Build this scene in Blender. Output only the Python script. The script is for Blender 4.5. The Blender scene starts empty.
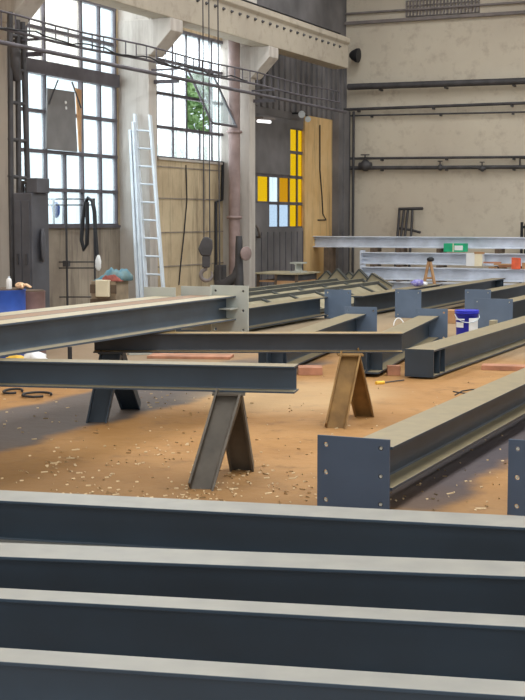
import bpy, bmesh, random
from math import *
from mathutils import Vector as V3, Matrix
random.seed(7)
C = bpy.context.scene.collection

# ---------------------------------------------------------------- survey of the hall
F, HZ, EYE = 1345.0, 219.0, 1.6
PITCH = atan((350-HZ)/F)
ANG = atan(607.5/sqrt(F*F+131**2))          # the hall's long axis against the view axis
S, K = sin(ANG), cos(ANG)
WR, WQ = -11.339, 29.987                     # left wall at r = WR, back wall at q = WQ

def H(r, q, z=0.0):                          # hall frame (r across, q along) -> world
    return V3((r*K+q*S, -r*S+q*K, z))
def ray(u, v):
    dx = (u-262.5)/F; cz = -(v-350)/F
    return dx, cos(PITCH)+cz*sin(PITCH), -sin(PITCH)+cz*cos(PITCH)
def az(u, v, z):
    d = ray(u, v); t = (z-EYE)/d[2]
    return V3((d[0]*t, d[1]*t, z))
def rqz(u, v, z):
    p = az(u, v, z); return (p.x*K-p.y*S, p.x*S+p.y*K)
def atq(u, v, q):                            # measured point on the plane q = const
    d = ray(u, v); t = q/(d[0]*S+d[1]*K)
    p = V3((d[0]*t, d[1]*t, EYE+d[2]*t)); return (p.x*K-p.y*S, p.z)
def atr(u, v, r):                            # measured point on the plane r = const
    d = ray(u, v); t = r/(d[0]*K-d[1]*S)
    p = V3((d[0]*t, d[1]*t, EYE+d[2]*t)); return (p.x*S+p.y*K, p.z)
def aty(u, v, y):
    d = ray(u, v); t = y/d[1]
    return V3((d[0]*t, y, EYE+d[2]*t))

# ---------------------------------------------------------------- mesh builder
class MB:
    def __init__(self): self.v = []; self.f = []; self.sm = []
    def add(self, vs, fs, smooth=False):
        n = len(self.v); self.v += [V3(p) for p in vs]
        self.f += [[n+i for i in f] for f in fs]; self.sm += [smooth]*len(fs); return self
    def prism(self, prof, o, ex, ey, d):     # profile in (ex, ey) at o, swept by d
        o, ex, ey, d = V3(o), V3(ex), V3(ey), V3(d); n = len(prof)
        if ex.cross(ey).dot(d) < 0: prof = prof[::-1]
        A = [o+ex*a+ey*b for a, b in prof]
        vs = A+[p+d for p in A]
        fs = [[i, (i+1) % n, n+(i+1) % n, n+i] for i in range(n)]
        fs += [list(range(n))[::-1], list(range(n, 2*n))]
        return self.add(vs, fs)
    def hbox(self, r0, r1, q0, q1, z0, z1):  # box in the hall frame
        a, b = sorted((r0, r1)); c, d = sorted((q0, q1)); e, f = sorted((z0, z1))
        return self.prism([(a, c), (b, c), (b, d), (a, d)], (0, 0, e), H(1, 0), H(0, 1), (0, 0, f-e))
    def box(self, c, ex, ey, ez):            # centre and half-extent vectors
        c, ex, ey, ez = V3(c), V3(ex), V3(ey), V3(ez)
        return self.prism([(-1, -1), (1, -1), (1, 1), (-1, 1)], c-ez, ex, ey, ez*2)
    def tube(self, pts, r, seg=8, cap=True, closed=False):
        pts = [V3(p) for p in pts]; n = len(pts); rings = []
        rr = r if isinstance(r, (list, tuple)) else [r]*n
        up = None
        for i in range(n):
            if closed: t = pts[(i+1) % n]-pts[i-1]
            else: t = pts[min(i+1, n-1)]-pts[max(i-1, 0)]
            t = t.normalized() if t.length > 1e-9 else V3((0, 0, 1))
            if up is None:
                up = V3((0, 0, 1)) if abs(t.z) < .9 else V3((1, 0, 0))
            x = up.cross(t)
            if x.length < 1e-6: x = V3((1, 0, 0)).cross(t)
            x.normalize(); y = t.cross(x); up = y
            rings.append([pts[i]+x*cos(2*pi*k/seg)*rr[i]+y*sin(2*pi*k/seg)*rr[i] for k in range(seg)])
        vs = [p for g in rings for p in g]; fs = []
        for i in range(n if closed else n-1):
            j = (i+1) % n
            for k in range(seg):
                l = (k+1) % seg; fs.append([i*seg+k, i*seg+l, j*seg+l, j*seg+k])
        self.add(vs, fs, True)
        if cap and not closed:
            self.add(rings[0], [list(range(seg))[::-1]]); self.add(rings[-1], [list(range(seg))])
        return self
    def cyl(self, a, b, r, seg=16): return self.tube([a, b], r, seg)
    def lathe(self, o, prof, seg=24, axis=None, closed=False):
        o = V3(o); ax = V3(axis).normalized() if axis else V3((0, 0, 1))
        x = ax.orthogonal().normalized(); y = ax.cross(x); vs = []
        for (r, z) in prof:
            vs += [o+ax*z+(x*cos(2*pi*k/seg)+y*sin(2*pi*k/seg))*r for k in range(seg)]
        fs = []; n = len(prof)
        for i in range(n-1):
            for k in range(seg):
                l = (k+1) % seg; fs.append([i*seg+k, i*seg+l, (i+1)*seg+l, (i+1)*seg+k])
        self.add(vs, fs, True)
        self.add(vs[:seg], [list(range(seg))[::-1]]); self.add(vs[-seg:], [list(range(seg))])
        return self
    def ibeam(self, p0, p1, h, b, tw=None, tf=None, up=(0, 0, 1)):
        """rolled I section, p0/p1 = middle of the underside at both ends"""
        p0, p1, up = V3(p0), V3(p1), V3(up)
        tf = tf or h*.065; tw = tw or h*.042; rf = tf*.9
        d = p1-p0; x = d.cross(up).normalized(); y = x.cross(d).normalized()
        w = b/2; t = tw/2; k = rf*.3
        q = [(w, 0), (w, tf), (t+rf, tf), (t+k, tf+k), (t, tf+rf),
             (t, h-tf-rf), (t+k, h-tf-k), (t+rf, h-tf), (w, h-tf), (w, h)]
        prof = [(-w, 0)]+q+[(-a, c) for a, c in q[::-1][:-1]]
        return self.prism(prof, p0, x, y, d)

WL = {}
def mk(name, mb, mat, parent=None, loc=None, bevel=0, label=None, sub=0):
    vs = mb.v
    if loc is None:
        if parent is None:
            xs = [p.x for p in vs]; ys = [p.y for p in vs]
            loc = V3(((min(xs)+max(xs))/2, (min(ys)+max(ys))/2, min(p.z for p in vs)))
        else:
            loc = V3(WL[parent.name])
    me = bpy.data.meshes.new(name)
    me.from_pydata([tuple(p-loc) for p in vs], [], mb.f)
    for i, s in enumerate(mb.sm): me.polygons[i].use_smooth = s
    me.validate(); me.update()
    bm = bmesh.new(); bm.from_mesh(me); bmesh.ops.recalc_face_normals(bm, faces=bm.faces); bm.to_mesh(me); bm.free()
    o = bpy.data.objects.new(name, me); C.objects.link(o)
    me.materials.append(mat)
    if parent: o.parent = parent; o.location = loc-V3(WL[parent.name])
    else: o.location = loc
    WL[o.name] = tuple(loc)
    if bevel:
        m = o.modifiers.new('bevel', 'BEVEL'); m.width = bevel; m.segments = 2; m.limit_method = 'ANGLE'
    if sub:
        m = o.modifiers.new('sub', 'SUBSURF'); m.levels = sub; m.render_levels = sub
    if label: o['label'] = label
    return o
def thing(name, loc, label=None, cat=None, group=None):
    o = bpy.data.objects.new(name, None); C.objects.link(o); o.location = V3(loc); o.empty_display_size = .1
    WL[o.name] = tuple(V3(loc)); tag(o, label, cat, group); return o
def tag(o, label=None, cat=None, group=None, kind=None):
    if label: o['label'] = label
    if cat: o['category'] = cat
    if group: o['group'] = group
    if kind: o['kind'] = kind
    return o
def struct(name, mb, mat, parent=None, **k):
    o = mk(name, mb, mat, parent, **k)
    if parent is None: o['kind'] = 'structure'
    return o
def sthing(name, loc):
    o = bpy.data.objects.new(name, None); C.objects.link(o); o.location = V3(loc); WL[o.name] = tuple(V3(loc))
    o['kind'] = 'structure'; return o

# ---------------------------------------------------------------- materials
def rgb(r, g, b):
    f = lambda c: (c/255/12.92) if c/255 <= .04045 else ((c/255+.055)/1.055)**2.4
    return (f(r), f(g), f(b), 1)
def mat(name, col, rough=.6, metal=0, var=.12, scale=6, spec=.5, bump=0, col2=None, bscale=40):
    m = bpy.data.materials.new(name); m.use_nodes = True; n = m.node_tree.nodes; l = m.node_tree.links
    p = n['Principled BSDF']; p.inputs['Roughness'].default_value = rough; p.inputs['Metallic'].default_value = metal
    p.inputs['Specular IOR Level'].default_value = spec
    tc = n.new('ShaderNodeTexCoord'); no = n.new('ShaderNodeTexNoise'); no.inputs['Scale'].default_value = scale
    no.inputs['Detail'].default_value = 6; l.new(tc.outputs['Object'], no.inputs['Vector'])
    mx = n.new('ShaderNodeMix'); mx.data_type = 'RGBA'
    c2 = col2 or tuple(min(1, c*(1+var*2.5)) for c in col[:3])+(1,)
    c1 = col if col2 else tuple(c*(1-var) for c in col[:3])+(1,)
    mx.inputs['A'].default_value = c1; mx.inputs['B'].default_value = c2
    mr = n.new('ShaderNodeMapRange'); mr.inputs['From Min'].default_value = .35; mr.inputs['From Max'].default_value = .68
    l.new(no.outputs['Fac'], mr.inputs['Value']); l.new(mr.outputs['Result'], mx.inputs['Factor'])
    l.new(mx.outputs['Result'], p.inputs['Base Color'])
    if bump:
        b2 = n.new('ShaderNodeTexNoise'); b2.inputs['Scale'].default_value = bscale; b2.inputs['Detail'].default_value = 5
        l.new(tc.outputs['Object'], b2.inputs['Vector'])
        bp = n.new('ShaderNodeBump'); bp.inputs['Strength'].default_value = bump; bp.inputs['Distance'].default_value = .02
        l.new(b2.outputs['Fac'], bp.inputs['Height']); l.new(bp.outputs['Normal'], p.inputs['Normal'])
    return m
def paint(name, col, dust, amount=.8, rough=.42, scale=3.0):
    """shop primer with settled grinding dust lying on the faces that point up"""
    m = mat(name, col, rough, 0, .10, scale, .55)
    n = m.node_tree.nodes; l = m.node_tree.links; p = n['Principled BSDF']
    base = p.inputs['Base Color'].links[0].from_socket
    g = n.new('ShaderNodeNewGeometry'); sx = n.new('ShaderNodeSeparateXYZ'); l.new(g.outputs['True Normal'], sx.inputs[0])
    mr = n.new('ShaderNodeMapRange'); mr.inputs['From Min'].default_value = .75; mr.inputs['From Max'].default_value = .98
    mr.inputs['To Max'].default_value = amount; l.new(sx.outputs['Z'], mr.inputs['Value'])
    tc = n.new('ShaderNodeTexCoord'); no = n.new('ShaderNodeTexNoise'); no.inputs['Scale'].default_value = 9; no.inputs['Detail'].default_value = 8
    l.new(tc.outputs['Object'], no.inputs['Vector'])
    m2 = n.new('ShaderNodeMapRange'); m2.inputs['From Min'].default_value = .25; m2.inputs['From Max'].default_value = .7
    m2.inputs['To Min'].default_value = .75; l.new(no.outputs['Fac'], m2.inputs['Value'])
    mu = n.new('ShaderNodeMath'); mu.operation = 'MULTIPLY'; l.new(mr.outputs[0], mu.inputs[0]); l.new(m2.outputs[0], mu.inputs[1])
    mx = n.new('ShaderNodeMix'); mx.data_type = 'RGBA'; l.new(mu.outputs[0], mx.inputs['Factor'])
    l.new(base, mx.inputs['A']); mx.inputs['B'].default_value = dust; l.new(mx.outputs['Result'], p.inputs['Base Color'])
    return m

M = {}
M['near'] = paint('slate_primer', rgb(38, 54, 68), rgb(150, 146, 136), .95, .45)
M['slate'] = paint('slate_primer_beam', rgb(44, 57, 70), rgb(162, 146, 112), .9, .45)
M['plate'] = mat('blue_grey_primer', rgb(96, 112, 134), .5, 0, .06, 3)
M['neargrey'] = mat('dark_blue_grey_primer', rgb(62, 76, 96), .5, 0, .06, 3)
M['pale'] = mat('pale_grey_primer', rgb(176, 178, 170), .6, 0, .05, 3)
M['wpaint'] = paint('grey_primer_beam', rgb(68, 80, 94), rgb(196, 182, 150), .95, .5)
M['stack'] = paint('light_blue_grey_primer', rgb(206, 212, 224), rgb(200, 200, 200), .6, .65)
M['raw'] = paint('mill_scale_steel', rgb(54, 57, 64), rgb(176, 146, 92), .9, .5, 4)
M['rust'] = mat('rusted_steel', rgb(122, 92, 52), .75, 0, .2, 7, col2=rgb(158, 122, 70))
M['legdark'] = mat('worn_steel', rgb(86, 78, 68), .6, 0, .2, 5)
M['truss'] = paint('olive_steel', rgb(82, 84, 80), rgb(170, 160, 130), .8, .55)
M['gusset'] = mat('dusty_beige_plate', rgb(166, 156, 130), .8, 0, .1, 3)
M['darksteel'] = mat('dark_steel', rgb(64, 62, 64), .6, 0, .2, 4)
M['frame'] = mat('window_steel', rgb(88, 84, 90), .7, 0, .15, 4)
M['pipe'] = mat('grey_pipe', rgb(120, 112, 110), .6, 0, .12, 4)
M['brownpipe'] = mat('brown_primer_pipe', rgb(142, 122, 118), .6, 0, .12, 4)
M['alu'] = mat('aluminium', rgb(214, 222, 230), .4, .15, .04, 4)
M['black'] = mat('black_rubber', rgb(34, 34, 38), .6)
M['wood'] = mat('sawn_wood', rgb(176, 132, 92), .8, 0, .15, 5, col2=rgb(200, 160, 120))
M['redwood'] = mat('reddish_board', rgb(172, 122, 96), .8, 0, .15, 6)
M['darkwood'] = mat('dark_wood', rgb(96, 80, 66), .8, 0, .2, 5)
M['blue'] = mat('blue_plastic', rgb(40, 80, 170), .45, 0, .08)
M['bucket'] = mat('cobalt_plastic', rgb(34, 44, 190), .4, 0, .05)
M['white'] = mat('white_plastic', rgb(236, 236, 236), .5, 0, .02)
M['brown'] = mat('brown_rusty_drum', rgb(118, 92, 88), .7, 0, .15)
M['green'] = mat('green_carton', rgb(30, 170, 120), .6, 0, .08)
M['orange'] = mat('orange_card', rgb(226, 100, 66), .7)
M['cream'] = mat('cream_carton', rgb(238, 226, 196), .7, 0, .03)
M['crate'] = mat('weathered_board', rgb(138, 122, 102), .85, 0, .2, 5)
M['cloth'] = mat('teal_cloth', rgb(84, 128, 146), .9, 0, .3, 9, col2=rgb(128, 150, 148))
M['redcloth'] = mat('dull_red_cloth', rgb(150, 84, 76), .9, 0, .2, 12)
M['glove'] = mat('glove_leather', rgb(226, 186, 150), .85, 0, .15, 20)
M['cabinet'] = mat('grey_cabinet_paint', rgb(78, 78, 84), .6, 0, .12, 3)
M['purple'] = mat('violet_plastic', rgb(90, 78, 190), .5, 0, .2, 18, col2=rgb(190, 186, 230))
M['leaf'] = mat('leaves', rgb(120, 160, 96), .6, 0, .3, 3, col2=rgb(190, 214, 150))
M['bark'] = mat('bark', rgb(90, 74, 58), .9)
M['grass'] = mat('outside_ground', rgb(120, 124, 96), .9, 0, .2, .5)
M['sheet'] = mat('grey_sheet_panel', rgb(118, 116, 116), .7, 0, .08, 3)
M['rope'] = mat('twine', rgb(200, 196, 186), .8)
M['amber'] = mat('yellow_tape', rgb(226, 180, 60), .6)

def concrete(name, c1, c2, dark, sc=.6, streak=True, joints=0, bump=.25):
    m = bpy.data.materials.new(name); m.use_nodes = True; n = m.node_tree.nodes; l = m.node_tree.links
    p = n['Principled BSDF']; p.inputs['Roughness'].default_value = .9; p.inputs['Specular IOR Level'].default_value = .2
    tc = n.new('ShaderNodeTexCoord')
    a = n.new('ShaderNodeTexNoise'); a.inputs['Scale'].default_value = sc; a.inputs['Detail'].default_value = 8; a.inputs['Roughness'].default_value = .6
    l.new(tc.outputs['Object'], a.inputs['Vector'])
    r = n.new('ShaderNodeMapRange'); r.inputs['From Min'].default_value = .35; r.inputs['From Max'].default_value = .65; l.new(a.outputs['Fac'], r.inputs['Value'])
    mx = n.new('ShaderNodeMix'); mx.data_type = 'RGBA'; mx.inputs['A'].default_value = c1; mx.inputs['B'].default_value = c2
    l.new(r.outputs[0], mx.inputs['Factor'])
    mp = n.new('ShaderNodeMapping'); mp.inputs['Scale'].default_value = (3, 3, .35 if streak else 3)
    l.new(tc.outputs['Object'], mp.inputs['Vector'])
    b = n.new('ShaderNodeTexNoise'); b.inputs['Scale'].default_value = 1.2; b.inputs['Detail'].default_value = 10; b.inputs['Roughness'].default_value = .7
    l.new(mp.outputs[0], b.inputs['Vector'])
    r2 = n.new('ShaderNodeMapRange'); r2.inputs['From Min'].default_value = .47 if bump > .1 else .52; r2.inputs['From Max'].default_value = .66 if bump > .1 else .72; r2.inputs['To Max'].default_value = .75
    l.new(b.outputs['Fac'], r2.inputs['Value'])
    m2 = n.new('ShaderNodeMix'); m2.data_type = 'RGBA'; m2.inputs['B'].default_value = dark
    l.new(r2.outputs[0], m2.inputs['Factor']); l.new(mx.outputs['Result'], m2.inputs['A'])
    out = m2.outputs['Result']
    l.new(out, p.inputs['Base Color'])
    bp = n.new('ShaderNodeBump'); bp.inputs['Strength'].default_value = bump; bp.inputs['Distance'].default_value = .03
    l.new(b.outputs['Fac'], bp.inputs['Height']); l.new(bp.outputs['Normal'], p.inputs['Normal'])
    return m
M['backwall'] = concrete('beige_plaster', rgb(196, 184, 168), rgb(212, 202, 184), rgb(176, 162, 146), .3, False, bump=.08)
M['leftwall'] = concrete('stained_plaster', rgb(188, 168, 138), rgb(212, 194, 162), rgb(108, 94, 78), 1.3)
M['greywall'] = concrete('grimy_render', rgb(142, 130, 118), rgb(168, 156, 140), rgb(92, 82, 74), 1.3)
M['pillar'] = concrete('pale_render', rgb(188, 181, 174), rgb(203, 196, 188), rgb(158, 148, 140), .8)
M['ochre'] = concrete('yellow_lit_plaster', rgb(224, 184, 126), rgb(234, 200, 148), rgb(150, 122, 88), 1.2)  # yellow light from the door panes painted into this plaster's colour
M['crane'] = concrete('beige_painted_concrete', rgb(168, 158, 144), rgb(182, 172, 156), rgb(140, 130, 116), .5, False, bump=.1)
M['clad'] = mat('grey_cladding', rgb(104, 101, 102), .8, 0, .2, 1.2)
M['roofm'] = mat('roof_sheet', rgb(150, 148, 144), .8, 0, .1, 1)

def floor_mat():
    m = bpy.data.materials.new('earthy_concrete_floor'); m.use_nodes = True; n = m.node_tree.nodes; l = m.node_tree.links
    p = n['Principled BSDF']; p.inputs['Roughness'].default_value = .72; p.inputs['Specular IOR Level'].default_value = .3
    tc = n.new('ShaderNodeTexCoord')
    def noise(sc, det=8, ro=.6, vec=None):
        a = n.new('ShaderNodeTexNoise'); a.inputs['Scale'].default_value = sc; a.inputs['Detail'].default_value = det; a.inputs['Roughness'].default_value = ro
        l.new(vec or tc.outputs['Object'], a.inputs['Vector']); return a.outputs['Fac']
    def rng(x, a, b, c=0, d=1):
        r = n.new('ShaderNodeMapRange'); r.interpolation_type = 'SMOOTHSTEP'
        for k, w in zip(('From Min', 'From Max', 'To Min', 'To Max'), (a, b, c, d)): r.inputs[k].default_value = w
        l.new(x, r.inputs['Value']); return r.outputs[0]
    def mix(f, a, b):
        x = n.new('ShaderNodeMix'); x.data_type = 'RGBA'; l.new(f, x.inputs['Factor'])
        for k, w in (('A', a), ('B', b)):
            if isinstance(w, tuple): x.inputs[k].default_value = w
            else: l.new(w, x.inputs[k])
        return x.outputs['Result']
    def math(op, a, b):
        x = n.new('ShaderNodeMath'); x.operation = op
        for i, w in enumerate((a, b)):
            if isinstance(w, (int, float)): x.inputs[i].default_value = w
            else: l.new(w, x.inputs[i])
        return x.outputs[0]
    c = mix(rng(noise(.8), .35, .65), rgb(162, 118, 68), rgb(180, 136, 86))
    c = mix(rng(noise(3.5, 10, .7), .5, .75), c, rgb(132, 96, 60))
    c = mix(rng(noise(12, 6, .7), .58, .8, 0, .6), c, rgb(192, 160, 120))
    # the floor plane is built in the hall frame: object x = r, y = q
    sx = n.new('ShaderNodeSeparateXYZ'); l.new(tc.outputs['Object'], sx.inputs[0])
    wob = math('MULTIPLY', math('SUBTRACT', noise(1.1, 5), .5), .5)
    r = math('ADD', sx.outputs['X'], wob)
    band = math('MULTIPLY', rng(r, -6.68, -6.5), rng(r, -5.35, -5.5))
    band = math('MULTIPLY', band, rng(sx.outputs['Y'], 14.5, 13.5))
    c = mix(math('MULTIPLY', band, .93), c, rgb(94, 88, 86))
    far = math('MULTIPLY', rng(r, -5.8, -7.4), rng(sx.outputs['Y'], 10.8, 12.4))
    c = mix(math('MULTIPLY', far, .8), c, rgb(140, 124, 104))
    far2 = rng(math('ADD', sx.outputs['Y'], math('MULTIPLY', wob, 2.)), 14.2, 16)
    c = mix(math('MULTIPLY', far2, .65), c, rgb(158, 142, 118))
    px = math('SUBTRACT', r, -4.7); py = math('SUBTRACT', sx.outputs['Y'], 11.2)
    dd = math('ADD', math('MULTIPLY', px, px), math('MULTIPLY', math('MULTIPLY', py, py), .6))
    c = mix(math('MULTIPLY', rng(dd, 1.3, .1), .5), c, rgb(206, 178, 136))  # bright gleam on the floor painted in as a pale round patch
    blue_strip = math('MULTIPLY', math('MULTIPLY', rng(r, -2.75, -2.6), rng(r, -2.02, -2.2)), math('MULTIPLY', rng(sx.outputs['Y'], 6.9, 7.1), rng(sx.outputs['Y'], 13.5, 12)))
    c = mix(math('MULTIPLY', blue_strip, .85), c, rgb(60, 68, 84))  # dark bluish strip under and beside the front right beam
    # floor colour darkens towards the front beams
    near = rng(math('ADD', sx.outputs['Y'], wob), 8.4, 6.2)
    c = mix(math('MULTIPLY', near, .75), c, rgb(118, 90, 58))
    l.new(c, p.inputs['Base Color'])
    bp = n.new('ShaderNodeBump'); bp.inputs['Strength'].default_value = .5; bp.inputs['Distance'].default_value = .03
    l.new(noise(5, 9, .6), bp.inputs['Height']); l.new(bp.outputs['Normal'], p.inputs['Normal'])
    return m
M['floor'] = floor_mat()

def glass(name, tint, diff, fac, streak=None):
    m = bpy.data.materials.new(name); m.use_nodes = True; n = m.node_tree.nodes; l = m.node_tree.links
    n.remove(n['Principled BSDF']); out = n['Material Output']
    t = n.new('ShaderNodeBsdfTransparent'); t.inputs[0].default_value = tint
    d = n.new('ShaderNodeBsdfTranslucent'); d.inputs[0].default_value = diff
    mx = n.new('ShaderNodeMixShader'); mx.inputs[0].default_value = fac
    l.new(t.outputs[0], mx.inputs[1]); l.new(d.outputs[0], mx.inputs[2])
    if streak:
        tc = n.new('ShaderNodeTexCoord'); mp = n.new('ShaderNodeMapping'); mp.inputs['Scale'].default_value = (3, 3, .25)
        no = n.new('ShaderNodeTexNoise'); no.inputs['Scale'].default_value = 2.4; no.inputs['Detail'].default_value = 8
        l.new(tc.outputs['Object'], mp.inputs[0]); l.new(mp.outputs[0], no.inputs['Vector'])
        r = n.new('ShaderNodeMapRange'); r.inputs['From Min'].default_value = .4; r.inputs['From Max'].default_value = .65
        r.inputs['To Min'].default_value = fac*.4; r.inputs['To Max'].default_value = min(1, fac+streak)
        l.new(no.outputs['Fac'], r.inputs['Value']); l.new(r.outputs[0], mx.inputs[0])
    g = n.new('ShaderNodeBsdfGlossy'); g.inputs['Roughness'].default_value = .15
    m2 = n.new('ShaderNodeMixShader'); m2.inputs[0].default_value = .04; l.new(mx.outputs[0], m2.inputs[1]); l.new(g.outputs[0], m2.inputs[2])
    l.new(m2.outputs[0], out.inputs[0]); return m
def sq4(*c): return tuple(x**.5 for x in c)+(1,)
M['glass'] = glass('grimy_glass', sq4(.93, .985, 1), (.85, .92, .95, 1), .1, .12)
M['dirty'] = glass('streaked_glass', sq4(.97, .95, .92), (.72, .66, .56, 1), .12, .35)
M['yellow'] = glass('yellow_glass', sq4(.86, .47, .004), (.8, .5, .01, 1), .08)
M['yglass2'] = glass('amber_glass', sq4(.7, .3, .005), (.6, .3, .01, 1), .15)
M['blueglass'] = glass('bluish_glass', sq4(.62, .7, .82), (.7, .8, .95, 1), .1)
M['frost'] = glass('frosted_glass', sq4(.93, .98, 1), (.95, .98, 1, 1), .42, .1)
M['sash'] = glass('sash_glass', sq4(.55, .6, .6), (.7, .74, .74, 1), .15, .05)

# ================================================================ SETTING
def box_face(mb, r0, r1, q0, q1, z0, z1): mb.hbox(r0, r1, q0, q1, z0, z1)
# floor: mesh in the hall frame, object rotated to the hall's axis
fm = bpy.data.meshes.new('floor'); fm.from_pydata([(WR-.35, -6, 0), (9, -6, 0), (9, WQ+.35, 0), (WR-.35, WQ+.35, 0),
     (WR-.35, -6, -.2), (9, -6, -.2), (9, WQ+.35, -.2), (WR-.35, WQ+.35, -.2)], [],
     [(0, 1, 2, 3), (7, 6, 5, 4), (0, 4, 5, 1), (1, 5, 6, 2), (2, 6, 7, 3), (3, 7, 4, 0)])
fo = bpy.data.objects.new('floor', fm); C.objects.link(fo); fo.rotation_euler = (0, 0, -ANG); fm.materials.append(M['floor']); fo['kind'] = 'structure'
WL['floor'] = (0, 0, 0)

TOPZ = 8.4
def sq(s): return WQ-s                       # s = distance from the corner along the left wall
def uq(u, n=0.0): return atr(u, 219, WR+n)[0]
W1a, W1b = sq(14.1), uq(118)                 # window 1 span in q
W2a, W2b = uq(157.5), uq(226)
W3a, W3b = uq(253), uq(304.5)
T = .08
# wall under, between and above the windows
m = MB(); m.hbox(WR-T, WR, -6, W1b+.25, 0, 1.5); struct('wall_left_under_window', m, M['greywall'])
m = MB(); m.hbox(WR-T, WR, W1b, W2a, 1.5, TOPZ); m.hbox(WR-T, WR, W1b+.25, W3a, 0, 2.66)
m.hbox(WR-T, WR, W2b, W3a, 2.66, 5.2); m.hbox(WR-T, WR, W2a, W2b, 4.95, 5.2)
struct('wall_left', m, M['leftwall'])
m = MB(); m.hbox(WR-T, WR, W3b, sq(.0)+T, 0, 3.86); struct('wall_left_plaster', m, M['ochre'])  # yellow light from the door panes is painted into this material
m = MB(); m.hbox(WR-T, WR, -6, W1a, 1.5, TOPZ); struct('wall_left_near', m, M['leftwall'])
m = MB(); m.hbox(WR-T, WR, W2a, sq(-T), 5.2, TOPZ); m.hbox(WR-T, WR-.02, W3a, sq(-T), 3.72, 5.2)
k = W3a+.1
while k < sq(0):
    m.hbox(WR-.02, WR+.03, k, k+.12, 3.87, 5.2); k += .3
struct('wall_left_cladding', m, M['clad'])
m = MB(); m.hbox(WR-T, WR+.02, W1b, W2a+.0, .0, .04)
# horizontal casting joints of the plaster panels in bay 2
m = MB()
for z in (.75, 1.35, 1.95, 2.5): m.hbox(WR, WR+.012, W2a-.5, W3a-1.1, z, z+.025)
struct('trim_1', m, M['greywall'])
# back wall
m = MB(); m.hbox(WR, 9, WQ, WQ+T, 0, 6.12); m.hbox(WR, 9, WQ+.02, WQ+T, 6.12, TOPZ); struct('wall_back', m, M['backwall'])
m = MB(); m.hbox(WR, 9, WQ-.10, WQ+.01, 6.10, 6.17); m.hbox(WR, 9, WQ-.06, WQ+.01, 6.34, 6.38); struct('trim_2', m, M['pipe'])
m = MB()
a0 = atq(406, 5, WQ)[0]; a1 = atq(478, 5, WQ)[0]
for i in range(22):
    x = a0+(a1-a0)*i/21
    m.hbox(x, x+.035, WQ-.03, WQ+.01, 6.2, 6.55)
for z in (6.2, 6.32, 6.44, 6.55): m.hbox(a0, a1+.03, WQ-.03, WQ+.01, z, z+.02)
o = mk('ventilation_grille', m, M['pipe']); tag(o, 'grey slotted ventilation grille high on the rear wall', 'grille')
# unseen right wall, rear wall and roof, with openings added to let in light
m = MB(); m.hbox(9, 9.3, -6, WQ, 0, 2); m.hbox(9, 9.3, -6, WQ, 7, TOPZ)
for i in range(8): m.hbox(9, 9.3, -6+i*5.1, -5.4+i*5.1, 2, 7)
struct('unseen_wall_right', m, M['backwall'])
m = MB(); m.hbox(WR, -6, -6.3, -6, 0, TOPZ); m.hbox(4, 9, -6.3, -6, 0, TOPZ); m.hbox(-6, 4, -6.3, -6, 6, TOPZ); struct('unseen_wall_front', m, M['backwall'])
ROOF_GAPS = [(-9.8, -7.6), (-2.6, .4), (5, 7.4)]  # roof openings added to light the hall from above
m = MB(); e = WR-T
for a, b in ROOF_GAPS: m.hbox(e, a, -6.3, WQ+T, TOPZ, TOPZ+.2); e = b
m.hbox(e, 9.3, -6.3, WQ+T, TOPZ, TOPZ+.2)
for a, b in ROOF_GAPS: m.hbox(a, b, -6.3, -4, TOPZ, TOPZ+.2); m.hbox(a, b, WQ-2.6, WQ+T, TOPZ, TOPZ+.2)
struct('ceiling', m, M['roofm'])
for i, q in enumerate((0, 6, 12, 18, 24)):
    m = MB(); m.ibeam(H(WR, q, 7.95), H(9, q, 7.95), .45, .2); struct('ceiling_beam_%d' % (i+1), m, M['darksteel'])

# pilasters with corbels
def pilaster(n, qn, u_front):
    q0 = qn; m = MB(); m.hbox(WR-.05, WR+.57, q0, q0+.26, 0, 5.0); m.hbox(WR-.05, WR+.45, q0, q0+.6, 5.0, TOPZ)
    pr = [(.0, 4.25), (.57, 4.25), (.62, 4.25), (.99, 4.62), (.99, 4.82), (.0, 4.82)]
    m.prism(pr, H(WR, q0-.02), H(1, 0), (0, 0, 1), H(0, .42))
    struct('pillar_%d' % n, m, M['pillar'], bevel=.012)
QP = [sq(14.49), sq(10.53), sq(6.62)]
for i, q in enumerate(QP): pilaster(i+1, q, 0)
m = MB(); m.hbox(WR, WR+.16, sq(.85), sq(.1), 0, 4.1); m.hbox(WR+.16, WR+.2, sq(.6), sq(.3), 0, 4.1)
struct('pillar_4', m, M['clad'])
m = MB(); m.cyl(H(WR+.36, sq(6.86), 0), H(WR+.36, sq(6.86), 5.1), .11, 20)
for z in (1.6, 3.2): m.lathe(H(WR+.36, sq(6.86), z), [(.12, 0), (.15, .01), (.15, .05), (.12, .06)], 20)
o = mk('downpipe', m, M['brownpipe']); tag(o, 'thick brown vertical pipe standing against the third pilaster', 'pipe')
# crane girder on the corbels
m = MB()
pr = [(.62, 4.82), (.98, 4.82), (.98, 5.30), (1.02, 5.36), (1.02, 5.46), (.55, 5.46), (.55, 5.3), (.62, 5.25)]
m.prism(pr, H(WR, sq(2.45)), H(1, 0), (0, 0, 1), H(0, -26))
cr = thing('crane_girder', H(WR+.8, sq(8), 4.82), 'long beige overhead crane girder carried on the pilaster corbels', 'girder')
mk('girder_body', m, M['crane'], cr, bevel=.01)
m = MB(); m.ibeam(H(WR+.8, sq(2.5), 5.46), H(WR+.8, sq(28), 5.46), .1, .08); mk('crane_rail', m, M['darksteel'], cr)
for i in range(22):
    p = H(WR+.98, sq(3.0+i*.33), 5.22)
    m = MB(); m.lathe(p, [(.03, 0), (.03, .02), (.016, .025), (.016, .045)], 10, axis=H(1, 0)); mk('bolt', m, M['darksteel'], cr)
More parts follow.
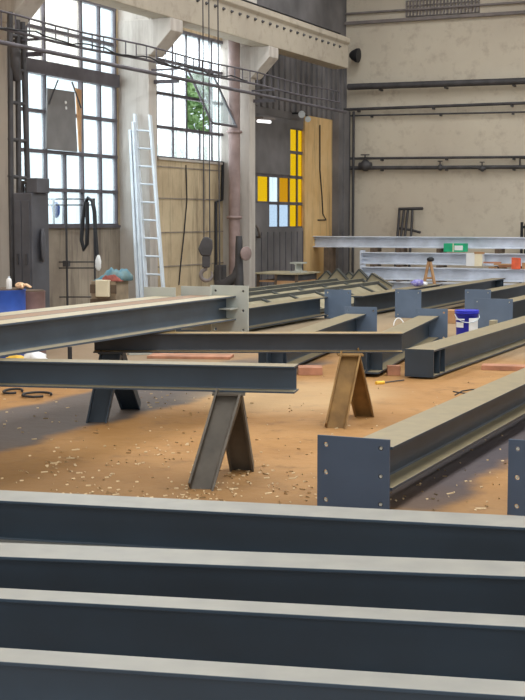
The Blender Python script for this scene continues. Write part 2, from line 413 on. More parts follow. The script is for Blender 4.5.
# crane end stop / floodlight at the girder's end
fl = thing('floodlight', H(WR+1.05, WQ-.05, 5.05), 'black round floodlight fixed to the rear wall at the girder end', 'floodlight')
pp = atq(355, 55, WQ-.25); cfl = H(pp[0], WQ-.25, pp[1])
m = MB(); m.lathe(cfl-V3((.12, 0, 0)), [(.05, 0), (.1, .05), (.16, .16), (.165, .22)], 18, axis=(.9, -.4, -.1)); mk('lamp_housing', m, M['black'], fl)
m = MB(); m.tube([H(pp[0]-.05, WQ, pp[1]), H(pp[0]-.05, WQ-.2, pp[1]), cfl], .025); mk('bracket', m, M['black'], fl)

# ---- windows
def window(n, q0, q1, z0, z1, cols, rows, cell_mat, skip=(), depth=.12, bar=.045, thick=None):
    w = sthing('window_%d' % n, H(WR-.12, (q0+q1)/2, z0))
    m = MB(); rr = (WR-.07, WR-.0)
    for i_, c in enumerate(cols): m.hbox(rr[0], rr[1], c-bar/2, c+bar/2, z0, 2.61 if (n == 1 and i_ == 3) else z1)
    for z in rows:
        b = bar*1.15
        if thick and abs(z-thick[0]) < .01: b = thick[1]
        m.hbox(rr[0]-.01, rr[1]+(.06 if b > .1 else .01), q0, q1, z-b/2, z+b/2)
    mk('frame', m, M['frame'], w)
    return w
def panes(w, cells, mt, name='glass'):
    m = MB()
    for (a, b, c, d) in cells: m.hbox(WR-.042, WR-.036, a, b, c, d)
    return mk(name, m, mt, w)
zr = [1.5, 2.04, 2.61, 3.2, 3.84, 4.42, 5.0, 5.6, 6.2, 6.8, 7.4]
cl = [uq(x, -.03) for x in (12, 28, 46, 65, 82.5, 100.5, 117.5)]; cl[0] = W1a+.02; cl[-1] = W1b-.02
w1 = window(1, W1a, W1b, 1.5, 7.4, cl, zr, None, thick=(3.84, .2))
m = MB(); m.hbox(WR-.1, WR+.05, W1a, W1b, 1.46, 1.5); mk('window_sill', m, M['frame'], w1)
g, d = [], []
for i in range(6):
    for j in range(10):
        c = (cl[i], cl[i+1], zr[j], zr[j+1])
        if j == 3 and i in (3,): continue
        (d if (j >= 4 and i < 4) else g).append(c)
panes(w1, g, M['glass']); o = panes(w1, d, M['dirty'], 'streaked_glass')
# grey sheet fills one casement of window 1
m = MB()
qa, za = atr(47, 88, WR+.04); qb, zb = atr(74, 92, WR+.04); qc, zc = atr(77, 152, WR+.04); qd, zd = atr(46, 149, WR+.04)
m.prism([(qa, za), (qb, zb), (qc, zc), (qd, zd)], H(WR+.02, 0), H(0, 1), (0, 0, 1), H(.03, 0)); 
sh = thing('hanging_sheet', H(WR-.06, (qa+qb)/2, zd), 'grey sheet panel hung by two cords in the left window', 'panel')
mk('panel', m, M['sheet'], sh)
for (u0, v0, u1, v1) in ((58, 80, 49, 104), (72, 82, 81, 108)):
    a = atr(u0, v0, WR+.05); b = atr(u1, v1, WR+.07)
    m = MB(); m.tube([H(WR+.05, *a), H(WR+.07, *b)], .012); mk('cord', m, M['darksteel'], sh)
for (u0, v0) in ((65.5, 102.5), (66, 108)):
    a = atr(u0, v0, WR+.05); m = MB(); m.lathe(H(WR+.05, *a), [(.025, 0), (.025, .008)], 12, axis=H(1, 0)); mk('hole_plate', m, M['white'], sh)
m = MB(); qa, za = atr(75.5, 88, WR+.02); qb, zb = atr(81, 90, WR+.02); qc, zc = atr(81, 152, WR+.02); qd, zd = atr(79, 150, WR+.02)
m.prism([(qa, za), (qb, zb), (qc, zc), (qd, zd)], H(WR+.01, 0), H(0, 1), (0, 0, 1), H(.02, 0))
o = mk('hanging_board', m, M['wood']); tag(o, 'narrow tan board beside the grey sheet in the left window', 'board')

zr2 = [2.67, 3.2, 3.78, 4.35, 4.93]
cl2 = [uq(x, -.03) for x in (159.5, 173.5, 187, 200, 212, 224.5)]; cl2[0] = W2a+.03; cl2[-1] = W2b-.03
w2 = window(2, W2a, W2b, 2.67, 4.93, [], zr2, None)
m = MB()
for i, c in enumerate(cl2):
    if i in (3,):
        m.hbox(WR-.055, WR-.02, c-.02, c+.022, 2.67, 3.2); m.hbox(WR-.055, WR-.02, c-.02, c+.022, 4.35, 4.93)
    else: m.hbox(WR-.055, WR-.02, c-.02, c+.022, 2.67, 4.93)
mk('mullion', m, M['frame'], w2)
g = []
for i in range(5):
    for j in range(4):
        if i in (2, 3) and j in (1, 2): continue
        g.append((cl2[i], cl2[i+1], zr2[j], zr2[j+1]))
panes(w2, g, M['frost'])
m = MB(); m.hbox(WR-.1, WR+.04, W2a, W2b, 2.63, 2.67); mk('window_sill', m, M['pillar'], w2)
# pivoted casement swung into the hall
hq0, hq1 = cl2[2], cl2[4]
T0, T1 = V3(H(WR-.02, hq0, 4.33)), V3(H(WR-.02, hq1, 4.33)); B0, B1 = H(WR+.46, hq0+.05, 3.32), H(WR+.46, hq1+.05, 3.32)
m = MB()
for a, b in ((T0, T1), (B0, B1), (T0, B0), (T1, B1)): m.tube([a, b], .024, 6)
sa = mk('casement', m, M['frame'], w2)
nn = (T1-T0).cross(B0-T0).normalized()*.004
m = MB(); m.add([T0-nn, T1-nn, B1-nn, B0-nn, T0+nn, T1+nn, B1+nn, B0+nn], [[0, 1, 2, 3], [7, 6, 5, 4], [0, 4, 5, 1], [1, 5, 6, 2], [2, 6, 7, 3], [3, 7, 4, 0]])
mk('casement_glass', m, M['sash'], sa)

# ---- glazed door (bay 3)
dr = sthing('door_1', H(WR-.1, (W3a+W3b)/2, 0))
DZ = 3.62
cu = [uq(x, -.06) for x in (256.8, 268.5, 278.5, 289, 297, 303.7)]
zz = [1.41, 1.93, 2.50, 3.03, 3.55]
m = MB()
m.hbox(WR-.12, WR-.03, W3a, W3b, 0, zz[0]); m.hbox(WR-.12, WR-.03, W3a, W3b, zz[4], 3.74)
m.hbox(WR-.12, WR-.03, W3a, cu[3], zz[2]+.03, zz[4])
m.hbox(WR-.11, WR-.04, W3a, cu[1]-.04, zz[0], zz[1])
mk('door_leaf', m, M['clad'], dr)
m = MB()
for i, c in enumerate(cu): m.hbox(WR-.085, WR-.05, c-.022, c+.022, zz[0]-.03, zz[4] if i >= 3 else zz[2]+.05)
for z in zz[:3]: m.hbox(WR-.085, WR-.05, W3a, W3b, z-.032, z+.032)
for z in zz[3:]: m.hbox(WR-.085, WR-.05, cu[3], W3b, z-.032, z+.032)
for i in range(9):
    q = W3a+.15+i*(W3b-W3a-.2)/8.; m.hbox(WR-.03, WR-.015, q, q+.02, .05, 1.33)
mk('door_frame', m, M['frame'], dr)
def pn(i, j, mt):
    m = MB(); m.hbox(WR-.07, WR-.064, cu[i]+.02, cu[i+1]-.02, zz[j]+.02, zz[j+1]-.02); mk('pane', m, mt, dr)
pn(0, 1, M['yellow']); pn(1, 1, M['glass']); pn(2, 1, M['yglass2']); pn(1, 0, M['blueglass']); pn(2, 0, M['blueglass'])
for j in range(4): pn(3, j, M['yellow']); pn(4, j, M['yellow'] if j else M['yglass2'])
a = atr(262, 237, WR+.1)
m = MB(); m.tube([H(WR-.1, a[0]-.3, a[1]+.4), H(WR+.05, a[0]-.1, a[1]+.2), H(WR+.06, a[0], a[1]), H(WR-.1, a[0]+.1, a[1])], .03); mk('door_handle', m, M['pipe'], dr)
# tube lamp above the door
p0 = H(WR+.2, *atr(258, 121, WR+.2)); p1 = H(WR+.2, *atr(270, 122, WR+.2))
lt = thing('wall_lamp', p0, 'short white tube lamp glowing above the yellow paned door', 'lamp')
lm = bpy.data.materials.new('lamp_glow'); lm.use_nodes = True
lm.node_tree.nodes['Principled BSDF'].inputs['Emission Color'].default_value = (1, 1, 1, 1); lm.node_tree.nodes['Principled BSDF'].inputs['Emission Strength'].default_value = 1.6
m = MB(); m.tube([p0, p1], .03); mk('tube', m, lm, lt)
m = MB(); m.box((p0+p1)/2+V3((0, 0, .06)), (p1-p0)*.5, H(.12, 0), (0, 0, .02)); mk('lamp_holder', m, M['pipe'], lt)
q0 = atr(304, 113, WR+.25)
sp = thing('spotlight', H(WR+.1, q0[0], q0[1]), 'small twin spotlight on a bracket high beside the door', 'lamp')
m = MB(); m.lathe(H(WR+.2, q0[0]-.05, q0[1]), [(.03, 0), (.07, .08), (.075, .14)], 12, axis=H(.6, -1)+V3((0, 0, -.4))); mk('lamp_head', m, M['alu'], sp)
m = MB(); m.lathe(H(WR+.2, q0[0]+.3, q0[1]-.08), [(.03, 0), (.06, .07), (.065, .12)], 12, axis=H(.6, -1)+V3((0, 0, -.4))); mk('lamp_head', m, M['alu'], sp)
m = MB(); m.tube([H(WR-.02, q0[0], q0[1]), H(WR+.2, q0[0], q0[1]), H(WR+.2, q0[0]+.35, q0[1]-.05)], .02); mk('bracket', m, M['black'], sp)
# conduit on the plaster beside the door
m = MB(); a = [atr(u, v, WR+.02) for u, v in ((320, 125), (320, 170), (322, 195), (323, 214), (326, 220), (318, 220))]
m.tube([H(WR+.02, *x) for x in a], .014, 6)
o = mk('wall_cable', m, M['black']); tag(o, 'thin dark cable running down the yellow-lit plaster beside the door', 'cable')
m = MB(); a = [atr(u, v, WR+.02) for u, v in ((186, 165), (187, 200), (184, 235), (181, 262), (179, 285))]
m.tube([H(WR+.02, *x) for x in a], .012, 6)
o = mk('wall_cable', m, M['black']); tag(o, 'thin cable hanging down the stained wall under the middle window', 'cable')
m = MB(); a = [atr(u, v, WR+.03) for u, v in ((223, 162), (222, 200), (216, 202), (216, 262), (215, 280))]
m.tube([H(WR+.03, *x) for x in a], .03, 6)
o = mk('conduit', m, M['black']); tag(o, 'black jointed conduit on the stained wall left of the brown pipe', 'conduit')

# ---- cable tray and pipe along the pilasters
tn = WR+1.0
ty = thing('cable_tray', H(tn, sq(9), 4.05), 'ladder shaped cable tray running high across the windows', 'cable tray')
qs, qe = sq(16.5), sq(3)
for dz, rr in ((4.26, .015), (4.04, .02)):
    m = MB(); m.tube([H(tn, qs+(qe-qs)*i/16, dz+.015*sin(i*1.3)) for i in range(17)], rr, 6); mk('rail', m, M['frame'], ty)
k = qs
i = 0
while k < qe:
    m = MB(); m.tube([H(tn, k, 4.04), H(tn, k, 4.26)], .01, 5); mk('rung', m, M['frame'], ty); k += .32; i += 1
m = MB(); m.tube([H(tn+.03, qs+(qe-qs)*i/60, 4.07+.025*sin(i*.9)+.012*sin(i*2.3)) for i in range(40)], .012, 6); mk('cable', m, M['black'], ty)
for q in QP:
    m = MB(); m.hbox(WR+.5, tn+.03, q+.08, q+.13, 4.0, 4.03); mk('arm', m, M['frame'], ty)
m = MB(); m.tube([H(tn+.02, qs, 3.87), H(tn+.02, qe+.3, 3.87)], .03, 10)
for q in QP: m.hbox(WR+.5, tn+.02, q+.16, q+.2, 3.8, 3.86)
o = mk('air_pipe', m, M['frame']); tag(o, 'grey pipe running horizontally just below the cable tray', 'pipe')

# ---- pipes on the back wall
def wallpipe(u0, v0, u1, v1, r, off, label, name='wall_pipe', mt='darksteel', ext=1.5, brackets=4):
    a = atq(u0, v0, WQ-off); b = atq(u1, v1, WQ-off)
    m = MB(); d = (b[0]-a[0]); e = a[0]+d*ext; ze = a[1]+(b[1]-a[1])*ext
    ro = thing(name, H(a[0], WQ-off, a[1]), label, 'pipe')
    m.tube([H(a[0], WQ-off, a[1]), H(e, WQ-off, ze)], r, 10); mk('tube', m, M[mt], ro)
    for i in range(brackets):
        t = (i+.5)/brackets; x = a[0]+(e-a[0])*t; z = a[1]+(ze-a[1])*t
        m = MB(); m.hbox(x-.02, x+.02, WQ-off-.02, WQ, z-r-.03, z-r+.01); mk('bracket', m, M['darksteel'], ro)
    return ro
wallpipe(348, 87, 525, 81, .075, .2, 'thickest dark pipe, highest of those across the rear wall')
wallpipe(322, 110.5, 525, 103, .035, .12, 'thin dark pipe second from the top on the rear wall')
wallpipe(338, 116, 525, 112, .02, .09, 'thinnest dark pipe in the middle of the rear wall')
wallpipe(350, 158.5, 525, 157, .03, .12, 'upper of the two low pipes on the rear wall')
wallpipe(350, 168, 525, 167, .045, .12, 'lower of the two low pipes on the rear wall, with valves')
for (u, v, lab) in ((365, 165, 'dark valve on the low wall pipes near the corner'), (440, 167, 'small dark valve on the low wall pipe, middle one'), (482, 168, 'small dark valve on the low wall pipe towards the right')):
    a = atq(u, v, WQ-.16); s = 1.5 if u == 365 else .8
    t = thing('pipe_valve', H(a[0], WQ-.16, a[1]), lab, 'valve')
    m = MB(); m.lathe(H(a[0]-.1*s, WQ-.14, a[1]-.01), [(.05*s, 0), (.05*s, .03*s), (.09*s, .08*s), (.09*s, .13*s), (.05*s, .17*s), (.05*s, .2*s)], 12, axis=H(1, 0)); mk('valve_body', m, M['darksteel'], t)
    m = MB(); m.cyl(H(a[0], WQ-.16, a[1]+.05), H(a[0], WQ-.16, a[1]+.16*s), .015); m.lathe(H(a[0], WQ-.16, a[1]+.15*s), [(.07*s, 0), (.07*s, .02)], 14); mk('handwheel', m, M['darksteel'], t)
a = atq(522, 162, WQ-.1)
m = MB(); m.tube([H(a[0]-.05, WQ-.08, a[1]-.15), H(a[0]-.05, WQ-.08, a[1]+.08), H(a[0]+.1, WQ-.08, a[1]+.08)], .02, 6)
o = mk('pipe_hook', m, M['darksteel']); tag(o, 'small bent dark hook on the rear wall at right', 'hook')
for i, (u, lab) in enumerate(((348.5, 'dark vertical pipe in the corner, left one'), (353, 'dark vertical pipe in the corner, right one'))):
    a = atq(u, 219, WQ-.15); m = MB(); m.cyl(H(a[0], WQ-.15, 0), H(a[0], WQ-.15, 4.1), .03)
    o = mk('vertical_pipe', m, M['darksteel']); tag(o, lab, 'pipe')

# ================================================================ OUTSIDE
m = MB(); m.hbox(WR-60, WR-.4, -30, 70, -.3, -.1); struct('ground', m, M['grass'])
def tree(r, q, h, rad, label, seed):
    rnd = random.Random(seed); t = thing('tree', H(r, q, -.1), label, 'tree')
    m = MB(); m.tube([H(r, q, -.1), H(r+.1, q, h*.4), H(r, q+.2, h*.75)], [.22, .17, .08], 8)
    for i in range(5):
        a = rnd.random()*6.28; z = h*(.35+.08*i)
        m.tube([H(r, q, z), H(r+cos(a)*rad*.6, q+sin(a)*rad*.6, z+h*.2)], [.08, .03], 6)
    mk('trunk', m, M['bark'], t)
    m = MB()
    for i in range(2600):
        a = rnd.random()*6.28; e = rnd.uniform(-1, 1); rr = rad*(.55+.5*rnd.random()**.5)
        lobe = 1+.18*sin(3*a+seed)+.15*sin(5*e+a)
        c = H(r+cos(a)*sqrt(1-e*e)*rr*lobe, q+sin(a)*sqrt(1-e*e)*rr*lobe, h*.68+e*h*.32)
        d1 = V3((rnd.gauss(0, 1), rnd.gauss(0, 1), rnd.gauss(0, 1))).normalized()*.13; d2 = d1.orthogonal().normalized()*.07
        m.add([c-d1, c+d2, c+d1, c-d2], [[0, 1, 2, 3]])
    mk('foliage', m, M['leaf'], t)
# seen through the open casement
def beyond(u, v, n):
    a = atr(u, v, WR-n); return a
qa, za = beyond(198, 102, 9)
tree(WR-9, qa, 6.3, 1.05, 'leafy green tree outside the open casement', 3)

# ================================================================ I-BEAMS IN FRONT
def beam_uv(name, l, r, zt, h, b, mt, label, ext=(0, 0), group=None, cat='steel beam', tf=None):
    """l, r: front top edge measured at frame x=0 and x=525"""
    a, c = az(l[0], l[1], zt), az(r[0], r[1], zt)
    d = (c-a).normalized(); nrm = V3((-d.y, d.x, 0))
    a = a+nrm*b/2-d*ext[0]; c = c+nrm*b/2+d*ext[1]
    a.z = c.z = zt-h
    m = MB(); m.ibeam(a, c, h, b, tf=tf)
    o = mk(name, m, mt, bevel=.0015); tag(o, label, cat, group); return a, c
ZF = .71
FB = [((0, 500.5), (525, 527.5), .155, 'dark slate I-beam farthest back of the four in the foreground, before the floor'),
      ((0, 556.5), (525, 576.5), .15, 'slate I-beam with the widest pale top, second from the back in the foreground'),
      ((0, 598.5), (525, 627), .088, 'slate I-beam with the narrowest pale top, second nearest in the foreground'),
      ((0, 661.5), (525, 696.5), .085, 'nearest slate I-beam along the bottom edge of the picture')]
for l, r, b, lab in FB:
    beam_uv('steel_beam', l, r, ZF, .155, b, M['near'], lab, (1.7, 1.7), 'long I-beams across the foreground', tf=.009)
# trestles that carry them stand outside the frame
for sx in (-1, 1):
    t = thing('beam_trestle', (sx*2.05, 3.5, 0), 'low steel trestle under the foreground beams, %s end' % ('left' if sx < 0 else 'right'), 'trestle')
    m = MB(); m.ibeam((sx*2.05, 2.3, ZF-.155-.14), (sx*2.05, 4.75, ZF-.155-.14), .14, .14); mk('crossbar', m, M['legdark'], t)
    for y in (2.55, 4.5):
        for dx in (-.25, .25):
            m = MB(); m.tube([(sx*2.05+dx, y, 0), (sx*2.05, y, ZF-.155-.13)], .04, 8); mk('leg', m, M['legdark'], t)

# ---- trestles in the middle
def trestle(b1, b2, apex, h, b, mt, label, mt2=None):
    c = (b1+b2)/2; t = thing('trestle', (c.x, c.y, 0), label, 'trestle', 'A-shaped steel trestles under the beams')
    for i, bb in enumerate((b1, b2)):
        ax = V3(apex)+V3((0, (-.05 if i == 0 else .05), 0)); d = ax-bb
        xx = V3((1, 0, 0)); xx = (xx-d.normalized()*xx.dot(d.normalized())).normalized()
        # section depth runs across the view, the web faces the viewer
        m = MB(); m.ibeam(bb-xx*h/2, ax-xx*h/2, h, b, tf=.013, tw=.01, up=xx)
        # cut flat at the floor
        for p in m.v:
            if p.z < .03 and (p-bb).length < .3: p.z = max(0.0, 0.0)
        mk('leg', m, mt if i == 0 or not mt2 else mt2, t)
    m = MB(); m.box((apex[0], apex[1], apex[2]+.006), (.1, 0, 0), (0, .11, 0), (0, 0, .006)); mk('cap_plate', m, mt, t)
    return t
ZB = .545
trestle(az(201, 489, 0), az(242, 470, 0), (aty(229, 400, 8.2).x, 8.2, ZB-.012), .155, .13, M['legdark'], 'brownish trestle under the free end of the nearer dark beam')
trestle(az(335, 428, 0), az(364, 416, 0), (aty(350, 352, 10.55).x, 10.55, ZB-.012), .16, .14, M['rust'], 'ochre rusty trestle under the right end of the rust-edged beam')
trestle(az(97, 422, 0), az(131, 409, 0), (aty(112, 352, 10.72).x, 10.72, ZB-.012), .165, .13, M['slate'], 'dark grey trestle at left under the rust-edged beam')
# beam U
a = V3((az(297, 367, ZF)+V3((0, .1, 0)))); a.z = ZB
dU = (az(0, 361, ZF)-az(297, 367, ZF)).normalized()
c = a+dU*3.6; c.z = ZB
m = MB(); m.ibeam(a, c, ZF-ZB, .17, tf=.011); o = mk('steel_beam', m, M['slate'], bevel=.0015)
tag(o, 'dark slate I-beam ending mid-picture on the brownish trestle', 'steel beam')
t = thing('trestle', (c.x+.5, c.y, 0), 'trestle left of the picture under the nearer dark beam', 'trestle')
for dy in (-.3, .3):
    m = MB(); m.ibeam((c.x+.5, c.y+dy, .0), (c.x+.5, c.y+dy*.15, ZB-.001), .14, .12, up=(1, 0, 0)); mk('leg', m, M['legdark'], t)
# beam V
a = az(403, 333.5, .70); b = az(160, 333.5, .70); d = (b-a).normalized()
a += V3((0, .09, 0)); b = a+d*2.45; a.z = b.z = ZB
m = MB(); m.ibeam(a, b, .155, .17, tf=.011); o = mk('steel_beam', m, M['raw'], bevel=.0015)
tag(o, 'raw steel I-beam with rusty yellow edges across two trestles', 'steel beam')

# ---- three painted beams with end plates lying on U and V
def rect_plate(mb, r0, r1, q, th, z0, z1, holes=()):
    """plate facing -q with round through holes (r, z, radius)"""
    bm = bmesh.new()
    # triangulated face with holes by beauty fill
    def ring(pts):
        vs = [bm.verts.new((p[0], 0, p[1])) for p in pts]
        return [bm.edges.new((vs[i], vs[(i+1) % len(vs)])) for i in range(len(vs))]
    es = ring([(r0, z0), (r1, z0), (r1, z1), (r0, z1)])
    for (hr, hz, rad) in holes: es += ring([(hr+rad*cos(k*pi/6), hz+rad*sin(k*pi/6)) for k in range(12)])
    bmesh.ops.triangle_fill(bm, use_beauty=True, use_dissolve=False, edges=es)
    ret = bmesh.ops.extrude_face_region(bm, geom=list(bm.faces))
    for v in [x for x in ret['geom'] if isinstance(x, bmesh.types.BMVert)]: v.co.y = th
    bm.verts.index_update()
    mb.add([H(v.co.x, q+v.co.y, v.co.z) for v in bm.verts], [[v.index for v in f.verts] for f in bm.faces])
    bm.free(); return mb
def hole_grid(r0, r1, z0, z1, nz, rad=.014, mr=.05, mz=.05, cols=(0, 1)):
    hs = []
    for c in cols:
        r = (r0+mr) if c == 0 else (r1-mr)
        for k in range(nz): hs.append((r, z0+mz+(z1-z0-2*mz)*k/(nz-1), rad))
    return hs
def girder(name_label, rc, q0, q1, zb, h, b, mt, plate=None, pmat=None, stiff=(), group=None, tf=None, flip=False):
    """I girder along the hall; plate = (which end 0/1, r0, r1, z0, z1, rows of holes)"""
    t = thing('steel_girder', H(rc, (q0+q1)/2, zb), name_label, 'steel beam', group)
    m = MB(); m.ibeam(H(rc, q0, zb), H(rc, q1, zb), h, b, tf=tf); mk('beam', m, mt, t, bevel=.0015)
    for q in stiff:
        for s in (-1, 1):
            m = MB(); m.hbox(rc+s*.006, rc+s*(b/2-.004), q-.005, q+.005, zb+h*.065, zb+h*.935); mk('stiffener', m, mt, t)
    if plate:
        e, r0, r1, z0, z1, nz = plate; th = .016
        q = q0-th if e == 0 else q1
        m = MB(); rect_plate(m, r0, r1, q, th, z0, z1, hole_grid(r0, r1, z0, z1, nz) if nz else ())
        mk('end_plate', m, pmat or M['plate'], t)
        if nz and e == 0:
            for (hr, hz, rad) in hole_grid(r0, r1, z0, z1, nz):
                m = MB(); m.lathe(H(hr, q+.004, hz), [(rad*.62, 0), (rad*.62, .01)], 10, axis=H(0, 1)); mk('hole_plug', m, M['pale'], t)
    return t
zt = .93; wb = ZF
qe = 10.72
pr1 = atq(248, 300, qe)[0]; zp = atq(230, 285.5, qe)[1]
ed = atq(236, 296, qe)[0]
girder('grey I-beam with pale bolted end plate, nearest of three laid side by side', ed-.1, 4.6, qe, wb+.001, .215, .2, M['wpaint'],
       (1, pr1-.37, pr1, zp-.44, zp, 3), M['pale'], (), 'three grey beams side by side on the trestles')
r2 = ed-.1-.215; e2 = atr(200, 296, r2)[0]; r3 = r2-.215; e3 = atr(164, 296, r3)[0]
M['wbrown'] = paint('grey_primer_brown_dust', rgb(84, 95, 106), rgb(160, 124, 92), .95, .6)
girder('brown dusted I-beam in the middle of three laid side by side', r2, 4.5, e2, wb+.001, .215, .2, M['wbrown'],
       (1, r2-.19, r2+.108, zp-.40, zp-.01, 0), M['pale'], (), 'three grey beams side by side on the trestles')
girder('grey I-beam farthest of three laid side by side, towards the windows', r3, 4.4, e3, wb+.001, .215, .2, M['wpaint'],
       (1, r3-.2, r3+.108, zp-.40, zp-.01, 0), M['pale'], (), 'three grey beams side by side on the trestles')
# mid stiffener at W's end plate
m = MB(); m.hbox(ed-.09, ed+.02, qe-.16, qe-.002, wb+.10, wb+.112)
o = mk('stiffener', m, M['pale'], bpy.data.objects['steel_girder'])

# ---- beams on the floor
girder('slate I-beam with six-hole dark end plate, before the foreground beams', -2.44, 6.86, 13.5, .13, .24, .26, M['slate'],
       (0, atq(317, 470, 6.84)[0], atq(389, 470, 6.84)[0], 0, .41, 3), M['neargrey'], ())
girder('slate beam whose end plate is cut by the right picture edge', -1.50, 7.12, 13, .13, .24, .26, M['slate'],
       (0, -1.735, -1.35, 0, .415, 3), M['neargrey'], ())
# box beam
girder('long slate I-beam lying on the floor right of centre with stiffened near end', -4.07, 12.9, 24, .02, .275, .30, M['slate'], (0, -4.22, -3.92, .02, .30, 0), M['slate'], (13.12, 13.3))
def back(label, rc, qn, qf, pl, stiff=()):
    return girder(label, rc, qn, qf, .05, .3, .28, M['slate'], pl, M['plate'], stiff)
def turned(label, edge, L, u0, u1, stiff):
    """girder lying a few degrees off the hall axis; edge = right top edge at the far end"""
    D = atan((640-262.5)/1351.); dl = ANG-D
    e = az(edge[0], edge[1], .335); F_ = V3((e.x-.135*cos(D), e.y+.135*sin(D), .035))
    F_q = F_.x*S+F_.y*K; F_r = F_.x*K-F_.y*S
    p0 = atq(u0, 320, F_q)[0]-F_r; p1 = atq(u1, 320, F_q)[0]-F_r
    t = girder(label, 0, 0, L, .035, .3, .27, M['slate'], (1, p0, p1, 0, .43, 2), M['plate'], stiff)
    t.rotation_euler = (0, 0, dl)
    t.location = F_-Matrix.Rotation(dl, 3, 'Z') @ H(0, L/2); t.location.z = .035
turned('slate beam with far end plate left of the blue bucket, passing under the rusty beam', (366, 314), 4.5, 345, 376, (.15, .3))
turned('slate beam whose far end plate stands directly beside the blue bucket', (439, 316), 4.2, 416, 447, (.2,))
r0 = atq(324.5, 300, 20.2)[0]; r1 = atq(351, 300, 20.2)[0]
back('slate beam behind the pale end plate, its blue-grey plate near the sawtooth frames', r0-.08, 14.5, 20.2, (1, r0, r1, 0, .47, 2))
girder('slate beam lying between the sawtooth frames and the far beams', -7.62, 20.6, 25.1, .03, .32, .28, M['slate'], None, None, (24.8, 24.95))
r0 = atq(395, 300, 20.85)[0]; r1 = atq(421, 300, 20.85)[0]
girder('slate beam with blue-grey near plate, left of the stepped plates', r0+.26, 20.87, 26.6, .1, .32, .26, M['slate'], (0, r0, r1, 0, .46, 2), M['plate'], (26.3, 26.45))
q = 21.6; r0 = atq(465, 300, q)[0]; r1 = atq(491, 300, q)[0]; z1 = atq(480, 289.5, q)[1]
girder('slate beam behind the upper left one of the two stepped end plates', r0+.32, q, 26.4, .1, .32, .26, M['slate'], (0, r0, r1, 0, z1, 2), M['plate'])
q = 19.3; r0 = atq(474, 300, q)[0]; r1 = atq(513, 300, q)[0]; z1 = atq(490, 298.5, q)[1]
girder('slate beam behind the wider lower right one of the two stepped end plates', r0+.45, q, 25.9, .08, .32, .26, M['slate'], (0, r0, r1, 0, z1, 2), M['plate'])

# ---- sawtooth frames and lattice
def lattice(label, ra, qa, rb, qb, z0, z1, npost):
    t = thing('lattice_girder', H((ra+rb)/2, (qa+qb)/2, z0), label, 'steel frame', 'flat lattice frames stacked on the floor')
    A, B = H(ra, qa, 0), H(rb, qb, 0)
    d = (B-A).normalized(); n = V3((d.y, -d.x, 0))
    up = V3((0, 0, z1)); lo = V3((0, 0, z0))
    off = n*.42
    m = MB(); m.box((A+B)/2+up, d*((B-A).length/2), n*.035, (0, 0, .03)); mk('upper_chord', m, M['truss'], t)
    m = MB(); m.box((A+B)/2+lo+off, d*((B-A).length/2), n*.035, (0, 0, .03)); mk('lower_chord', m, M['truss'], t)
    for i in range(npost+1):
        f = i/npost; P = A+(B-A)*f
        m = MB(); Q = A+(B-A)*min(1, f+.06)
        m.tube([P+up, Q+lo+off], .03, 4); mk('post', m, M['truss'], t)
    L = (B-A).length/2; mid = (A+B)/2+(up+lo+off)/2
    ey = (off+lo-up); 
    m = MB(); m.box(mid+V3((0, 0, -.015)), d*L*.97, ey*.46, V3((0, 0, .004))); mk('web_sheet', m, M['gusset'], t)
    return t
lattice('lattice steel frame farthest back of the three on the floor', -9.88, 17, -9.95, 25.8, .10, .36, 7)
lattice('lattice steel frame in the middle of the three on the floor', -9.35, 16.4, -9.45, 26.0, .10, .36, 8)
lattice('lattice steel frame nearest of the three on the floor', -8.8, 16, -8.9, 25.4, .06, .34, 8)
# supports (timber bearers)
for i, (q, lab) in enumerate(((18.5, 'timber bearer under the lattice frames, near one'), (23.5, 'timber bearer under the lattice frames, far one'))):
    m = MB(); m.hbox(-9.95, -8.3, q, q+.1, 0, .028); o = mk('timber_bearer', m, M['darkwood']); tag(o, lab, 'timber')
# sawtooth stair stringers behind
def tooth(u0, up, u1, vp, vb, q, label):
    ra, za = atq(u0, vb, q); rp, zp_ = atq(up, vp, q); rb, zb_ = atq(u1, vb, q)
    t = thing('sawtooth_bracket', H(rp, q, 0), label, 'steel frame', 'triangular brackets standing in a row')
    m = MB(); m.prism([(ra, 0.0), (rb, 0.0), (rb, zb_), (rp, zp_), (ra, za)], H(0, q), H(1, 0), (0, 0, 1), H(0, .012)); mk('gusset', m, M['gusset'], t)
    for (x0, z0, x1, z1) in ((ra, za, rp, zp_), (rp, zp_, rb, zb_)):
        a = H(x0, q+.04, z0+.02); b = H(x1, q+.04, z1+.02); dd = (b-a)
        nn = dd.cross(H(0, 1)).normalized()
        m = MB(); m.box((a+b)/2, dd/2, H(0, .06), nn*.014); mk('flange', m, M['truss'], t)
tooth(316, 326.5, 337, 272, 283, 26.5, 'sawtooth bracket at the left end of the row of triangles')
tooth(325, 337, 350, 270, 284, 26.35, 'second sawtooth bracket from the left in the row of triangles')
tooth(340, 349, 359, 273, 282, 26.5, 'small sawtooth bracket in the middle of the row of triangles')
tooth(349, 359, 371, 270.5, 283, 26.4, 'tall sawtooth bracket, fourth in the row of triangles')
tooth(363, 372, 392, 274.5, 287, 26.25, 'widest sawtooth bracket at the right end of the row of triangles')

